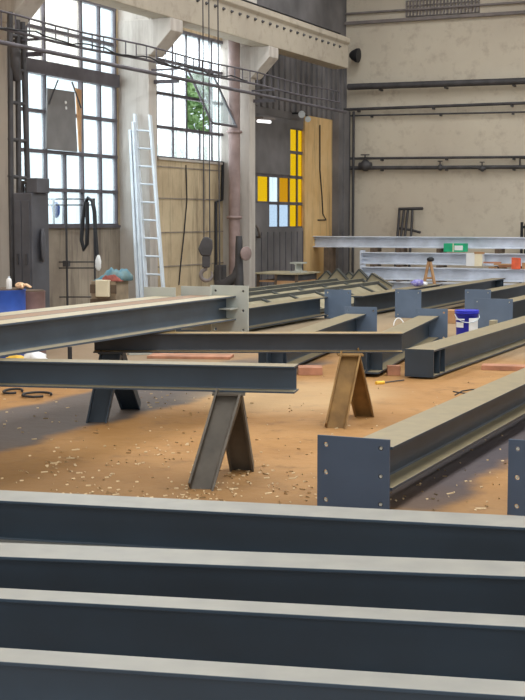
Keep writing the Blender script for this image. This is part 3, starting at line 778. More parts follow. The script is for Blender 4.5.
# ---- stack of pale beams at the back wall
def sb(u, v, q, h, label, rl=None):
    r, z = atq(u, v, q)
    t = thing('steel_girder', H(r+4, q, z-h), label, 'steel beam', 'pale blue-grey beams stacked by the rear wall')
    m = MB(); m.ibeam(H(r, q, z-h), H(8, q, z-h), h, .26, tf=.018); mk('beam', m, M['stack'], t)
    m = MB(); m.hbox(r-.02, r, q-.15, q+.15, z-h-.08 if rl != 0 else z-h, z+.04); mk('end_plate', m, M['stack'], t)
    for k in (.12, .2):
        for s in (-1, 1):
            m = MB(); m.prism([(0, 0), (k*1.4, 0), (0, .06)], H(r, q+s*.05, z-h*(.3 if k > .15 else .6)), H(1, 0), (0, 0, 1), H(0, .01)); mk('rib', m, M['stack'], t)
    return r, z
QA = 28.1
rA, zA = sb(310, 236.0, QA, .245, 'topmost pale blue-grey beam of the stack, longest, with a bare left end')
rB, zB = sb(363, 252, QA-.3, .255, 'second highest pale beam of the stack, carrying the green box')
rC, zC = sb(363.5, 266.5, QA-.6, .27, 'third pale beam of the stack, carrying the white carton')
rD, zD = sb(372, 281, QA-.9, .235, 'lowest pale beam of the stack, partly behind the slate beams', 0)
# timber cribs between them
for i, u in enumerate((330, 376, 402, 442, 500, 560)):
    for (zt_, zb_, q, nm) in ((zA-.245, zB, QA-.1, 'upper'), (zB-.255, zC, QA-.4, 'middle'), (zC-.27, zD, QA-.7, 'lower')):
        if u == 330 and nm != 'upper': continue
        r = atq(u, 250, q)[0]
        if u == 330: zb_ = 0
        if zt_-zb_ < .012: continue
        w = .05
        m = MB(); m.hbox(r-w, r+w, q-.25, q+.22, zb_+.001, zt_-.001)
        o = mk('timber_block', m, M['darkwood'])
        pos = ['left end', 'beside the bracket row', 'below the slatted rack', 'behind the green box', 'behind the white carton', 'far right'][i]
        tag(o, ('tall wooden prop under the bare left end of the topmost stacked beam' if u == 330 else '%s wooden spacer in the pale beam stack, %s' % (nm, pos)), 'timber', 'wooden spacers in the beam stack')
m = MB(); 
for i, u in enumerate((385, 470, 560)):
    r = atq(u, 290, QA-.9)[0]; m = MB(); m.hbox(r-.08, r+.08, QA-1.1, QA-.2, 0, zD-.236)
    o = mk('timber_bearer', m, M['darkwood']); tag(o, 'flat timber bearer under the lowest stacked beam, %s' % ['left', 'middle', 'right'][i], 'timber')
# things lying on the stack
def carton(u0, v0, u1, v1, q, dq, mt, label, name='carton', extra=None):
    a = atq(u0, v1, q); b = atq(u1, v0, q)
    t = thing(name, H((a[0]+b[0])/2, q, a[1]), label, 'box')
    m = MB(); m.hbox(a[0], b[0], q, q+dq, a[1], b[1]); mk('box_body', m, mt, t, bevel=.004)
    if extra: extra(t, a, b, q)
    return t
def ex1(t, a, b, q):
    m = MB(); w = b[0]-a[0]; h = b[1]-a[1]
    m.hbox(a[0]+w*.5, b[0]-w*.12, q-.003, q, a[1]+h*.2, b[1]-h*.25); mk('paper_label', m, M['white'], t)
    m = MB(); m.hbox(a[0]+w*.42, a[0]+w*.46, q-.004, q, a[1], b[1]); mk('tape', m, M['cream'], t)
q = QA-.42; 
carton(443.5, 243.5, 465.5, 251.8, q, .2, M['green'], 'small green box with a white patch on the stacked beams', extra=ex1)
def ex2(t, a, b, q):
    m = MB(); w = b[0]-a[0]; m.hbox(a[0]+w*.52, b[0], q-.004, q, a[1], b[1]); mk('side_panel', m, M['cream'], t)
    m = MB(); h = b[1]-a[1]; m.hbox(a[0]+w*.5, b[0]+.02, q-.01, q+.1, b[1]-.01, b[1]+.03); mk('flap', m, M['wood'], t)
q = QA-.72
carton(466, 253.5, 482.5, 266, q, .16, M['white'], 'white and cream carton standing on the stacked beams', extra=ex2)
# broken boards right of it
bd = [(484, 258, 500, 265, .03), (494, 257, 518, 262, .04), (498, 261, 516, 265, .025), (488, 262, 505, 266, .03)]
for i, (u0, v0, u1, v1, w) in enumerate(bd):
    zs = zC+.02+.035*(3-i)
    a = atq(u0, v0, q); b = atq(u1, v1, q); pa = H(a[0], q+.03*i, zs); pb = H(b[0], q+.03*i+.06, zs-.0)
    m = MB(); m.box((pa+pb)/2, (pb-pa)/2, H(0, .05), V3((0, 0, .016)))
    o = mk('wood_offcut', m, M['wood'] if i % 2 else M['redwood']); tag(o, ['reddish wood offcut uppermost beside the white carton', 'long light wood offcut beside the orange pouch', 'reddish wood offcut under the light one on the stacked beams', 'light wood offcut lowest in the heap by the white carton'][i], 'wood')
a = atq(512, 265, q-.04); b = atq(521, 257.5, q-.04)
m = MB(); m.hbox(a[0], b[0], q-.1, q-.03, zC+.001, b[1]+.0); 
for p in m.v:
    if p.z > zC+.05: p.z += .02*sin(p.x*40)
o = mk('orange_pouch', m, M['orange'], bevel=.01); tag(o, 'small orange pouch lying on the stacked beams at right', 'pouch')
m = MB(); a = atq(521, 265, q); m.hbox(a[0]+.02, a[0]+.6, q, q+.12, zC+.001, zC+.13); o = mk('carton', m, M['wood']); tag(o, 'light brown box right of the orange pouch at the picture edge', 'box')
# wooden A shaped prop and crumpled bag
q = QA-1.25
t = thing('wooden_prop', H(atq(430, 285, q)[0], q, 0), 'small A-shaped wooden prop leaning on the stacked beams', 'prop')
za = atq(430, 260, q)[1]
for (u0, u1) in ((425, 429), (434, 430)):
    a = atq(u0, 284, q); b = atq(u1, 260, q); m = MB(); m.tube([H(a[0]+(a[0]-b[0])*.8, q-.03, 0), H(b[0], q, za)], .035, 6); mk('leg', m, M['wood'], t)
a = atq(425.5, 278, q); b = atq(434, 278, q); m = MB(); m.tube([H(a[0], q, a[1]), H(b[0], q, b[1])], .025, 6); mk('crosspiece', m, M['wood'], t)
m = MB(); m.lathe(H(atq(430.5, 260, q)[0], q, za-.03), [(.05, 0), (.08, .03), (.07, .07), (.03, .09)], 12); mk('knob', m, M['black'], t)
# purple bag on slate beam (its top about .42)
def blob(center, sx, sy, sz, seed, amp=.25, nu=16, nv=10):
    rnd = random.Random(seed); ph = [rnd.uniform(0, 6.28) for _ in range(6)]; m = MB(); vs = []
    for j in range(nv+1):
        e = pi*j/nv
        for i in range(nu):
            a = 2*pi*i/nu
            w = 1+amp*(.5*sin(3*a+ph[0]+2*e)+.4*sin(5*a-ph[1]+4*e)+.3*sin(7*e+ph[2]+2*a))
            vs.append(V3(center)+V3((cos(a)*sin(e)*sx*w, sin(a)*sin(e)*sy*w, sz*(1-cos(e))*.5*(1+amp*.3*sin(4*a+ph[3])*sin(e)))))
    fs = [[j*nu+i, j*nu+(i+1) % nu, (j+1)*nu+(i+1) % nu, (j+1)*nu+i] for j in range(nv) for i in range(nu)]
    return m.add(vs, fs, True)
rb_, qb_ = -6.97+.26, 0
# the bag lies on the slate beam between the frames and the plates
p = H(-7.62, 24.0, .352)
tb = thing('plastic_bag', p, 'crumpled violet plastic bag on a slate beam before the stack', 'bag')
m = blob(p, .12, .1, .13, 4); mk('bag_body', m, M['purple'], tb)
m = MB(); m.add(*(lambda b: (b.v, b.f))(blob(p+V3((.12, -.02, 0)), .06, .05, .09, 9)), True); mk('bag_neck', m, M['white'], tb)

# ---- slatted rack leaning on the back wall
t = thing('slatted_rack', H(atq(410, 235, WQ-.3)[0], WQ-.3, 0), 'dark slatted steel rack leaning against the rear wall', 'rack')
def bq(u, v, d=.3): a = atq(u, v, WQ-d); return H(a[0], WQ-d, a[1])
for k, (u0, u1) in enumerate(((399.5, 397.5), (404, 401), (408, 405), (412.5, 411))):
    a = bq(u0, 209, .12); b = bq(u1, 236, .3); e = b+(b-a)*1.15*(b.z/(a.z-b.z)) / 1.15; e.z = 0
    m = MB(); m.tube([a, e], .03, 4); mk('bar', m, M['darksteel'], t)
m = MB(); m.tube([bq(398.5, 209, .14), bq(423, 208.5, .14)], .035, 4); mk('top_rail', m, M['darksteel'], t)
m = MB(); m.tube([bq(397, 228, .22), bq(411, 230, .22), bq(420.5, 232.5, .22)], .03, 4); mk('middle_rail', m, M['darksteel'], t)
a = atq(520.5, 223, WQ-.3); b = atq(530, 234, WQ-.3)
t = thing('slatted_crate', H(a[0]+.15, WQ-.3, 0), 'black slatted frame standing by the rear wall at the right edge', 'frame')
for k in range(4):
    m = MB(); x = a[0]+k*.09; m.hbox(x, x+.055, WQ-.3, WQ-.26, 0, a[1]-.03*(k % 2)+.02); mk('slat', m, M['black'], t)
for z in (.4, a[1]-.12):
    m = MB(); m.hbox(a[0], a[0]+.4, WQ-.26, WQ-.23, z, z+.06); mk('crosspiece', m, M['black'], t)

# ================================================================ LEFT SIDE CLUTTER
# steel ladder column by the left pillar
t = thing('caged_ladder', H(WR+.75, uq(18, .75), 0), 'dark steel ladder column rising beside the left pilaster', 'ladder')
def wp(u, v, n): a = atr(u, v, WR+n); return H(WR+n, *a)
for u, ub, vt in ((10, 11, 12), (17.5, 19, 20), (22.5, 28, 22)):
    a = wp(u, vt, .75); b = wp(ub, 190, .75); e = b+(b-a)*((b.z)/(a.z-b.z)); e.z = 0; e.x = b.x; e.y = b.y
    m = MB(); m.tube([a, b, e], .04, 6); mk('rail', m, M['darksteel'], t)
for v in (31, 36, 70, 103, 140, 177):
    a = wp(9, v-1, .75); b = wp(24+ v*.02, v+1.5, .75); m = MB(); m.tube([a, b], .028, 6); mk('rung', m, M['darksteel'], t)
m = MB(); m.tube([wp(14, 46, .8), wp(15, 66, .8), wp(18, 80, .8)], .07, 8); mk('cable_bundle', m, M['darksteel'], t)
# cabinet
cq = 18.4; 
r0 = WR+.22
def cab(u0, v0, u1, v1, q, dq): a = atq(u0, v0, q); b = atq(u1, v1, q); return a[0], b[0], min(a[1], b[1]), max(a[1], b[1])
q = 15.0
x0, x1, z0, z1 = cab(13, 193, 33, 286, q, .4)
t = thing('control_cabinet', H((x0+x1)/2, q+.25, 0), 'tall dark grey metal cabinet before the left window', 'cabinet')
m = MB(); m.hbox(x0, x1, q, q+.4, .12, z1); mk('cabinet_body', m, M['cabinet'], t, bevel=.01)
m = MB(); m.hbox(x0+.02, x1-.02, q+.03, q+.37, 0, .12); mk('plinth', m, M['black'], t)
xm = x0+(x1-x0)*.45
for a, b in ((x0+.03, xm-.005), (xm+.005, x1-.03)):
    m = MB(); m.hbox(a, b, q-.014, q, .2, z1-.1); d_ = mk('door', m, M['cabinet'], t, bevel=.004)
    m = MB(); m.hbox(b-.06, b-.04, q-.04, q-.014, 1.0, 1.14); mk('handle', m, M['darksteel'], d_)
y0, y1, w0, w1 = cab(24, 178, 35, 193, q, .4)
m = MB(); m.hbox(y0, y1, q+.05, q+.35, z1+.001, w1); 
o = mk('switch_box', m, M['cabinet'], bevel=.008); tag(o, 'square grey box on top of the tall dark cabinet', 'box')
y0, y1, w0, w1 = cab(14, 182, 26, 193, q, .4)
m = MB(); m.tube([H(y0, q+.2, z1), H(y0, q+.2, w1), H(y1, q+.2, w1), H(y1, q+.2, z1)], .03, 6)
o = mk('pipe_loop', m, M['darksteel']); tag(o, 'dark bent pipe loop on the tall grey cabinet', 'pipe')
# jacket / hanging bulge on cabinet side
a = atq(46, 240, q+.1)
m = blob(H(x1+.035, q+.2, a[1]-.3), .03, .1, .45, 5, .3); o = mk('work_jacket', m, M['cabinet']); tag(o, 'dark jacket hanging on the right side of the cabinet', 'jacket')
# pipe rack with hose
q = 17.6
def rp(u, v, dq=0): a = atq(u, v, q+dq); return H(a[0], q+dq, a[1])
t = thing('pipe_rack', H(atq(66, 250, q)[0], q, 0), 'thin grey pipe rack under the left window with a hose on it', 'rack')
for u in (46.5, 53.5, 66, 94):
    a = rp(u, 199); b = V3((a.x, a.y, 0)); m = MB(); m.tube([a, b], .017, 8); mk('post', m, M['darksteel'], t)
for v in (199, 205, 262, 268, 297):
    m = MB(); m.tube([rp(45, v), rp(95, v)], .011, 6); mk('rail', m, M['darksteel'], t)
m = MB(); m.hbox(atq(63.5, 250, q)[0], atq(69, 250, q)[0], q-.03, q+.03, atq(66, 264, q)[1]-.04, atq(66, 264, q)[1]+.05); mk('clamp', m, M['darksteel'], t)
m = MB(); hp = [(97, 256), (95.5, 235), (94.5, 212), (92.5, 201), (88, 198), (85, 204), (82.5, 222), (81.5, 240), (84, 250), (87, 244), (87.5, 225), (87, 202)]
m.tube([rp(u, v, -.06) for u, v in hp], .032, 8); o = mk('hose', m, M['black']); tag(o, 'black hose looped over the pipe rack below the window', 'hose')
m = blob(rp(98.5, 271, -.07), .045, .03, rp(98, 254).z-rp(98, 270).z, 8, .3); o = mk('white_rag', m, M['white']); tag(o, 'white rag hanging at the end of the black hose', 'rag')
a = rp(53, 202, .05); b = rp(58.5, 218, .05)
m = MB(); m.add(*(lambda z: (z.v, z.f))(blob(V3(((a.x+b.x)/2, a.y, b.z)), .06, .03, a.z-b.z, 2, .3)), True)
o = mk('blue_rag', m, M['blue']); tag(o, 'blue rag hanging from the pipe rack before the window', 'rag')
# crate with cloths
q = 16.0
x0, x1, z0, z1 = cab(91, 281, 116, 300, q, .4)
t = thing('wooden_crate', H((x0+x1)/2, q+.25, 0), 'brown wooden crate heaped with cloths by the pilaster', 'crate')
m = MB(); m.hbox(x0, x1, q, q+.35, 0, z1); mk('crate_body', m, M['crate'], t, bevel=.006)
for z in (.15, .38, .58):
    m = MB(); m.hbox(x0-.01, x1+.01, q-.012, q-.001, z, min(z+.12, z1-.01)); mk('slat', m, M['darkwood'], t)
a = atq(96, 284, q-.05); b = atq(109, 297, q-.05)
m = MB(); m.hbox(a[0], b[0], q-.07, q-.013, max(b[1], .02), z1+.012); m.hbox(a[0], b[0], q-.07, q+.15, z1+.002, z1+.02)
o = mk('white_cloth', m, M['cream'], bevel=.01); tag(o, 'cream cloth folded over the front of the wooden crate', 'cloth')
def sheet(cx, cy, z, w, d, h, seed, thick=.02, lean=0):
    rnd = random.Random(seed); ph = [rnd.uniform(0, 6.28) for _ in range(5)]; m = MB(); n1, n2 = 26, 12
    top = []
    for j in range(n2+1):
        for i in range(n1+1):
            a = i/n1*2-1; b = j/n2*2-1
            e = max(0, 1-a*a)**.5*max(0, 1-b*b)**.5
            zz_ = z+.012+h*e*(.85+.15*sin(5*a+ph[0]+3*b))+.018*e*sin(17*a+9*b+ph[1])+lean*a*h
            zz_ = max(z+.008, zz_)
            p = H(cx+a*w*(1+.06*sin(5*b+ph[2])), cy+b*d*(1+.1*sin(4*a+ph[3])), zz_); top.append(p)
    vs = top+[V3((p.x, p.y, z+.002)) for p in top]; N = len(top); fs = []
    for j in range(n2):
        for i in range(n1):
            k = j*(n1+1)+i; fs.append([k, k+1, k+n1+2, k+n1+1]); fs.append([N+k+n1+1, N+k+n1+2, N+k+1, N+k])
    for i in range(n1):
        fs.append([N+i, N+i+1, i+1, i]); k = n2*(n1+1)+i; fs.append([k, k+1, N+k+1, N+k])
    for j in range(n2):
        k = j*(n1+1); fs.append([k, k+n1+1, N+k+n1+1, N+k]); k += n1; fs.append([N+k, N+k+n1+1, k+n1+1, k])
    return m.add(vs, fs, True)
m = sheet((x0+x1)/2+.03, q+.21, z1+.001, (x1-x0)/2+.03, .17, .17, 11, lean=.35)
o = mk('teal_tarpaulin', m, M['cloth']); tag(o, 'crumpled teal cloth heaped on the wooden crate', 'cloth')
m = sheet(x0+.33, q+.03, z1+.001, .15, .03, .07, 14, lean=-.3)
o = mk('red_cloth', m, M['redcloth']); tag(o, 'dull red cloth at the front edge of the crate', 'cloth')
# barrels
def barrel(r, q, h, rad, mt, label):
    t = thing('drum', H(r, q, 0), label, 'barrel')
    pr = [(rad*.97, 0), (rad, .015), (rad, h*.32), (rad*1.03, h*.335), (rad, h*.35), (rad, h*.64), (rad*1.03, h*.655), (rad, h*.67), (rad, h-.02), (rad*1.02, h-.01), (rad*1.02, h)]
    m = MB(); m.lathe(H(r, q, 0), pr, 32); mk('drum_body', m, mt, t)
    m = MB(); m.lathe(H(r, q, h-.001), [(rad*.95, 0), (rad*.95, .012)], 32); mk('lid', m, M['darkwood'], t)
zb = .80; ra, qa = rqz(0, 291, zb)
barrel(atq(-2, 291, qa+.28)[0], qa+.28, zb, .31, M['blue'], 'blue drum at the left edge before the cabinet')
rb2 = atq(28, 291, qa+.85)
barrel(rb2[0], qa+.85, rb2[1], .2, M['brown'], 'brown drum right behind the blue drum')
# bottle on drum
p = H(*[atq(9, 285, qa+.2)[0], qa+.2]); p = V3((p.x, p.y, zb+.012))
t = thing('plastic_bottle', p, 'white plastic bottle standing on the blue drum', 'bottle')
m = MB(); m.lathe(p, [(.028, 0), (.033, .01), (.033, .09), (.026, .115), (.012, .125)], 16); mk('bottle_body', m, M['white'], t)
m = MB(); m.lathe(p+V3((0, 0, .124)), [(.013, 0), (.013, .022)], 12); mk('cap', m, M['alu'], t)
# glove: palm and five fingers lying on the drums
p = H(atq(21, 290, qa+.3)[0], qa+.3); p = V3((p.x, p.y, zb+.013))
t = thing('work_glove', p, 'tan work glove crumpled on the drum rim', 'glove')
m = blob(p+V3((-.01, 0, 0)), .055, .045, .075, 3, .12); mk('palm', m, M['glove'], t)
for k, (dx, dy, L) in enumerate(((.11, -.03, .03), (.12, -.01, .022), (.11, .015, .026), (.095, .035, .02), (.03, -.07, .02))):
    m = MB(); m.tube([p+V3((.01, dy*.4, .04)), p+V3((dx*.6, dy*.8, .045)), p+V3((dx, dy, .016))], [.016, .014, .01], 8); mk('finger', m, M['glove'], t)

# aluminium extension ladder leaning on pillar 2
t = thing('extension_ladder', H(-10.5, 18.85, 0), 'aluminium extension ladder leaning against the middle pilaster', 'ladder')
Q2 = QP[1]
def lad(u0, v0, ub, dq):                      # rail from the floor to its top
    a = atq(u0, v0, Q2-.07-dq); b = atq(ub, 285, Q2-.42-dq)
    A = H(a[0], Q2-.07-dq, a[1]); B = H(b[0], Q2-.42-dq, b[1]); return A, B+(B-A)*(B.z/(A.z-B.z))
rails = [lad(150, 115, 163, 0), lad(135, 114, 146, 0), lad(130.5, 130, 137.5, .08), lad(133.5, 122, 141.5, .05)]
for k, (A, B) in enumerate(rails):
    d = (A-B).normalized(); m = MB(); m.box((A+B)/2, (A-B)/2, H(.02, 0), d.cross(H(1, 0)).normalized()*.035); mk('stile', m, M['alu'], t, bevel=.003)
    m = MB(); m.box(B+d*.04, d*.04, H(.024, 0), d.cross(H(1, 0)).normalized()*.04)
    for p in m.v: p.z = max(p.z, 0)
    mk('foot', m, M['black'], t)
for k in range(11):
    f = .04+k*.088
    if f > .99: break
    a = rails[0][1]+(rails[0][0]-rails[0][1])*f; b = rails[1][1]+(rails[1][0]-rails[1][1])*f
    m = MB(); m.tube([a, b], .016, 8); mk('rung', m, M['alu'], t)

# hook block
q = 14.5; hp = atq(206.5, 262, q); P = H(hp[0], q, 0)
def hz(v): return atq(206, v, q)[1]
t = thing('crane_hook', V3((P.x, P.y, hz(281))), 'dark crane hook block hanging before the stained wall', 'hook')
m = MB(); m.prism([(-.06, hz(256)), (.05, hz(256)), (.075, hz(248)), (.07, hz(240)), (.02, hz(237)), (-.03, hz(237)), (-.06, hz(241)), (-.1, hz(249))], P-V3((0, .06, 0)), (1, 0, 0), (0, 0, 1), (0, .12, 0))
mk('block', m, M['darksteel'], t, bevel=.015)
m = MB(); m.prism([(-.05, hz(267.5)), (.04, hz(267.5)), (.045, hz(256)), (-.05, hz(256))], P-V3((0, .05, 0)), (1, 0, 0), (0, 0, 1), (0, .1, 0)); mk('shank', m, M['darksteel'], t, bevel=.01)
c = P+V3((-.0, 0, hz(275))); R_ = .068
m = MB(); pts = [c+V3((-.01, 0, .1))]+[c+V3((R_*cos(a_), 0, R_*sin(a_))) for a_ in [radians(x) for x in range(100, 401, 20)]]
m.tube(pts, [.026]+[.024]*9+[.02]*4+[.014, .009, .006], 8); mk('hook', m, M['pipe'], t)
for dx in (-.03, .04):
    m = MB(); m.cyl(P+V3((dx, 0, hz(238))), P+V3((dx, 0, TOPZ)), .008, 6); mk('wire_rope', m, M['darksteel'], t)
m = MB(); m.cyl(P+V3((.16, .0, hz(282))), P+V3((.13, 0, TOPZ)), .009, 6); o = mk('hanging_cable', m, M['darksteel']); tag(o, 'thin control cable hanging right of the crane hook', 'cable')

# bench grinder: dark machine on pedestal with a disc
q = 22.4
def mp_(u, v, dq=0): a = atq(u, v, q+dq); return H(a[0], q+dq, a[1])
t = thing('bench_grinder', V3((mp_(233, 285).x, mp_(233, 285).y, 0)), 'dark machine with round disc standing near the third pilaster', 'machine')
b0 = mp_(224, 283); b1 = mp_(241, 250)
m = MB(); m.tube([V3((mp_(239, 272).x, mp_(239, 272).y, 0)), mp_(239, 272), mp_(239, 236)], [.1, .08, .06], 12); mk('column', m, M['darksteel'], t)
m = MB(); m.tube([mp_(218, 284), mp_(226, 284), mp_(236, 276), mp_(239, 264)], [.08, .1, .09, .06], 10); mk('arm', m, M['darksteel'], t)
c = mp_(244.5, 253.5, -.1)
m = MB(); m.lathe(c, [(.03, 0), (.03, .02), (.12, .024), (.13, .03), (.13, .05), (.12, .056), (.03, .06)], 24, axis=H(1, -.45)); mk('disc', m, M['brownpipe'], t)
m = MB(); m.tube([mp_(239, 255), c], .035, 8); mk('spindle', m, M['darksteel'], t)
m = MB(); m.hbox(*[atq(214, 280, q)[0], atq(222, 280, q)[0]], q, q+.2, 0, atq(216, 265, q)[1]); mk('motor_box', m, M['darksteel'], t, bevel=.01)

# workbench before the yellow paned door
q = 23.9; Zt = atq(275, 273, q)[1]
xa = atq(247, 274, q-.2)[0]; xb = atq(303, 274, q+.2)[0]
t = thing('workbench', H((xa+xb)/2, q+.4, 0), 'low workbench with pale top sheet before the yellow paned door', 'workbench')
m = MB(); m.hbox(xa, xb, q, q+1.1, Zt-.03, Zt); mk('worktop', m, M['gusset'], t, bevel=.003)
m = MB(); m.hbox(xa+.52, xb-.06, q+.04, q+1.0, .02, Zt-.15); mk('side_board', m, M['wood'], t)
m = MB(); m.hbox(xa+.52, xb-.06, q+.06, q+1.0, Zt-.15, Zt-.031); mk('apron', m, M['darksteel'], t)
for z in (Zt-.16, Zt-.3):
    m = MB(); m.hbox(xa+.14, xa+.5, q+.05, q+.9, z-.02, z+.01); mk('shelf', m, M['wood'], t)
for x in (xa+.1, xa+.48, xb-.1):
    for qq in (q+.03, q+1.0):
        m = MB(); m.hbox(x, x+.05, qq, qq+.05, 0, Zt-.03); mk('leg', m, M['darkwood'], t)
p = atq(303.5, 275, q+.25)
m = MB(); m.ibeam(H(xb-.2, q+.3, Zt+.001), H(xb-.2, q+.6, Zt+.001), .2, .24, tf=.03, tw=.02)
o = mk('beam_offcut', m, M['pale']); tag(o, 'short pale I-section offcut standing on the workbench end', 'steel offcut')

# ---- things on the floor in the middle
rb, qb = -4.98, 17.9
B = H(rb, qb, 0)
t = thing('paint_bucket', B, 'cobalt blue paint bucket with white label between the slate beams', 'bucket')
m = MB(); m.lathe(B, [(.135, 0), (.14, .01), (.155, .31), (.165, .31), (.165, .335), (.158, .34)], 28); mk('bucket_body', m, M['bucket'], t)
m = MB(); m.lathe(B+V3((0, 0, .338)), [(.16, 0), (.168, .008), (.168, .022), (.15, .026)], 28); mk('lid', m, M['bucket'], t)
def curved(c, rad, a0, a1, z0, z1, n=10):
    m = MB(); vs = []
    for rr in (rad, rad+.004):
        for i in range(n+1):
            a = a0+(a1-a0)*i/n
            for z in (z0, z1): vs.append(V3(c)+V3((cos(a)*rr, sin(a)*rr, z)))
    k = 2*(n+1); fs = []
    for i in range(n): fs.append([k+2*i, k+2*i+2, k+2*i+3, k+2*i+1]); fs.append([2*i+1, 2*i+3, 2*i+2, 2*i])
    fs += [[2*i, 2*i+2, k+2*i+2, k+2*i] for i in range(n)]+[[k+2*i+1, k+2*i+3, 2*i+3, 2*i+1] for i in range(n)]
    fs += [[1, 0, k, k+1], [2*n, 2*n+1, k+2*n+1, k+2*n]]
    return m.add(vs, fs)
m = curved(B, .157, radians(-88), radians(-30), .07, .26); mk('paper_label', m, M['white'], t)
m = curved(B, .157, radians(-160), radians(-115), .13, .2); mk('paper_label', m, M['white'], t)
m = curved(B, .157, radians(-165), radians(-110), .23, .25); mk('paper_label', m, M['white'], t)
m = MB(); m.tube([B+V3((-.165, 0, .3))]+[B+V3((-.165*cos(x), -.12*sin(x)-.05, .3-.1*sin(x))) for x in [pi*i/10 for i in range(1, 10)]]+[B+V3((.165, 0, .3))], .006, 6); mk('handle', m, M['alu'], t)
# small crate / card behind bucket
m = MB(); p = H(-5.6, 20.2, 0); m.hbox(-5.95, -5.6, 20.0, 20.3, 0, .2); o = mk('wood_block', m, M['wood'], bevel=.005); tag(o, 'tan wooden block behind the blue bucket', 'timber')
m = MB(); m.hbox(-4.63, -4.55, 17.75, 17.9, 0, .24); o = mk('timber_stub', m, M['gusset'], bevel=.005); tag(o, 'upright timber stub right beside the blue bucket', 'timber')
# boards
def board(p0, p1, w, h, mt, label, z=0.0, name='board'):
    d = p1-p0; n = V3((-d.y, d.x, 0)).normalized()
    m = MB(); m.box((p0+p1)/2+V3((0, 0, z+h/2)), d/2, n*w/2, (0, 0, h/2)); o = mk(name, m, M[mt], bevel=.003); tag(o, label, 'timber'); return o
board(az(482, 369, 0), az(560, 371, 0), .22, .05, 'redwood', 'reddish board on the floor right of the stiffened beam')
board(az(387, 375, 0), az(400, 375, 0), .1, .1, 'redwood', 'short reddish wooden block left of the stiffened beam end')
board(az(150, 357, 0), az(232, 358, 0), .35, .03, 'redwood', 'flat reddish board on the floor behind the nearer dark beam')
board(az(298, 374, 0), az(322, 374, 0), .25, .08, 'redwood', 'reddish board on the floor left of the ochre trestle')
board(az(128, 355, 0), az(172, 353, 0), .1, .07, 'pale', 'pale grey flat bar on the floor under the three grey beams', name='flat_bar')
# bundle of grey stuff at left under W
p = az(36, 367, 0)
m = MB(); m.add(*(lambda z: (z.v, z.f))(blob(p, .13, .12, .17, 21, .25)), True); o = mk('white_bag', m, M['white']); tag(o, 'crumpled white bag on the floor under the three grey beams', 'bag')
p = az(17, 367, 0)
m = MB(); m.add(*(lambda z: (z.v, z.f))(blob(p, .12, .1, .13, 23, .25)), True); o = mk('yellow_rag', m, M['amber']); tag(o, 'yellowish rag on the floor left of the white bag', 'rag')
for k, (u0, v0, u1, v1, lab) in enumerate(((4, 391, 22, 391, 'dark cable curl on the floor at the left edge'), (24, 394, 50, 395, 'dark cable curl on the floor right of the left-edge curl'))):
    a = az(u0, v0, .02); b = az(u1, v1, .02); c = (a+b)/2; L = (b-a).length/2
    m = MB(); m.tube([c+V3((L*cos(x), .16*sin(x), .0)) for x in [2*pi*i/20 for i in range(18)]], .012, 6); o = mk('cable_coil', m, M['black']); tag(o, lab, 'cable')
m = MB(); a = az(70, 362, 0); m.cyl(a, a+V3((0, 0, .17)), .025); o = mk('steel_peg', m, M['black']); tag(o, 'short black peg upright on the floor under the grey beams', 'peg')
# wire and yellow strip near the box beam
a = az(452, 396, .01); b = az(485, 389, .01)
m = MB(); m.tube([az(u, v, .006) for u, v in ((455, 395), (462, 391), (472, 389.5), (484, 389), (490, 388))], .006, 5)
o = mk('wire', m, M['black']); tag(o, 'upper thin curved wire on the floor right of centre', 'wire')
m = MB(); m.tube([az(u, v, .006) for u, v in ((453, 391.5), (463, 393), (474, 394.5), (480, 395))], .006, 5)
o = mk('wire', m, M['black']); tag(o, 'lower thin curved wire on the floor right of centre', 'wire')
m = MB(); m.tube([az(u, v, .015) for u, v in ((376, 383), (384, 382.5))], .02, 6)
w_ = thing('scriber', az(376, 383, 0), 'yellow handled thin tool lying on the floor before the slate beam', 'tool')
mk('handle', m, M['amber'], w_); m = MB(); m.tube([az(u, v, .012) for u, v in ((384, 382.5), (404, 380))], .007, 6); mk('shaft', m, M['darksteel'], w_)
# white cable loop by the plates
m = MB(); c = az(400, 326, .0)
m.tube([c+V3((.075*cos(x)-.02, .03*sin(x), .11*sin(x)+.005)) for x in [pi*i/14 for i in range(15)]], .009, 6)
o = mk('cable_loop', m, M['white']); tag(o, 'white cable loop standing up from the floor by the end plates', 'cable')

# a shoal of flakes and shavings (nobody could count them)
m = MB(); rnd = random.Random(12)
for i in range(640):
    if i < 360:
        u = rnd.uniform(0, 520); v = 372+rnd.random()**.7*138
    else:
        cu_, cv_ = rnd.choice([(205, 490), (70, 470), (150, 455), (240, 475), (100, 490), (290, 488), (160, 400), (200, 495)])
        u = rnd.gauss(cu_, 22); v = rnd.gauss(cv_, 7)
    if v < 368: continue
    p = az(u, v, .004); a = rnd.random()*pi; L = rnd.uniform(.004, .014)*(2.2 if rnd.random() < .14 else 1); w = rnd.uniform(.002, .0045)
    d = V3((cos(a), sin(a), 0)); n = V3((-d.y, d.x, 0)); k = V3((0, 0, .004))
    m.add([p-d*L-n*w, p+d*L-n*w, p+d*L+n*w+k, p-d*L+n*w+k, p-d*L-n*w-k, p+d*L-n*w-k], [[0, 1, 2, 3], [0, 4, 5, 1]])
M['flake'] = mat('wood_shavings', rgb(196, 170, 132), .7, 0, .1, 3)
o = mk('floor_shavings', m, M['flake'], loc=V3((0, 8, 0))); tag(o, 'pale shavings and flakes scattered over the earthy floor', 'shavings', None, 'stuff')

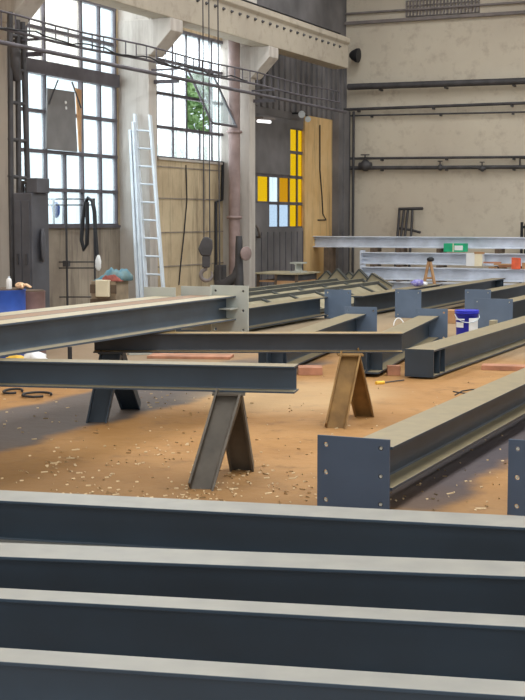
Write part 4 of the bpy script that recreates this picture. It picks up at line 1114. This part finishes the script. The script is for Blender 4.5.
# ================================================================ LIGHT
sc = bpy.context.scene
w = bpy.data.worlds.new('sky'); sc.world = w; w.use_nodes = True
bg = w.node_tree.nodes['Background']; bg.inputs[0].default_value = (.78, .92, 1, 1); bg.inputs[1].default_value = 1.2
def area(name, c, sx, sy, direction, energy, col):
    l = bpy.data.lights.new(name, 'AREA'); l.shape = 'RECTANGLE'; l.size = sx; l.size_y = sy; l.energy = energy; l.color = col
    o = bpy.data.objects.new(name, l); C.objects.link(o); o.location = c
    o.rotation_euler = V3(direction).to_track_quat('-Z', 'Y').to_euler(); return o
def hall_area(name, r, q, z, sr, sq_, energy, col):
    o = area(name, H(r, q, z), sr, sq_, (0, 0, -1), energy, col); o.rotation_euler = (0, 0, -ANG); return o
for i, ((a, b), e) in enumerate(zip(ROOF_GAPS, (900, 1500, 600))):
    hall_area('roof_fill_%d' % (i+1), (a+b)/2, 11.7, TOPZ+.1, b-a, 31, e, (1, .98, .95))  # added top fill lights in the unseen roof openings
# added fill light behind the viewer, at the unseen rear wall
o = area('rear_fill', H(-1, -5.9, 3), 9.5, 5.5, H(0, 1), 260, (.85, .93, 1))
# daylight through the left windows
def wa(name, qa, qb, z0, z1, e, col):
    o = area(name, H(WR-.45, (qa+qb)/2, (z0+z1)/2), qb-qa, z1-z0, H(1, 0)+V3((0, 0, -.35)), e, col)
wa('window_daylight_1', W1a, W1b, 1.6, 7.3, 260, (.9, .96, 1)); wa('window_daylight_2', W2a, W2b, 2.7, 4.9, 90, (.95, .98, 1))

sc.view_settings.view_transform = 'Standard'; sc.view_settings.look = 'None'; sc.view_settings.gamma = 1
sc.view_settings.use_curve_mapping = False; sc.view_settings.exposure = 0.1
cam = bpy.data.cameras.new('camera'); co = bpy.data.objects.new('camera', cam); C.objects.link(co)
co.location = (0, 0, EYE); co.rotation_euler = (pi/2-PITCH, 0, 0)
cam.sensor_fit = 'VERTICAL'; cam.sensor_height = 24; cam.lens = 24*F/700; cam.clip_end = 300
sc.camera = co
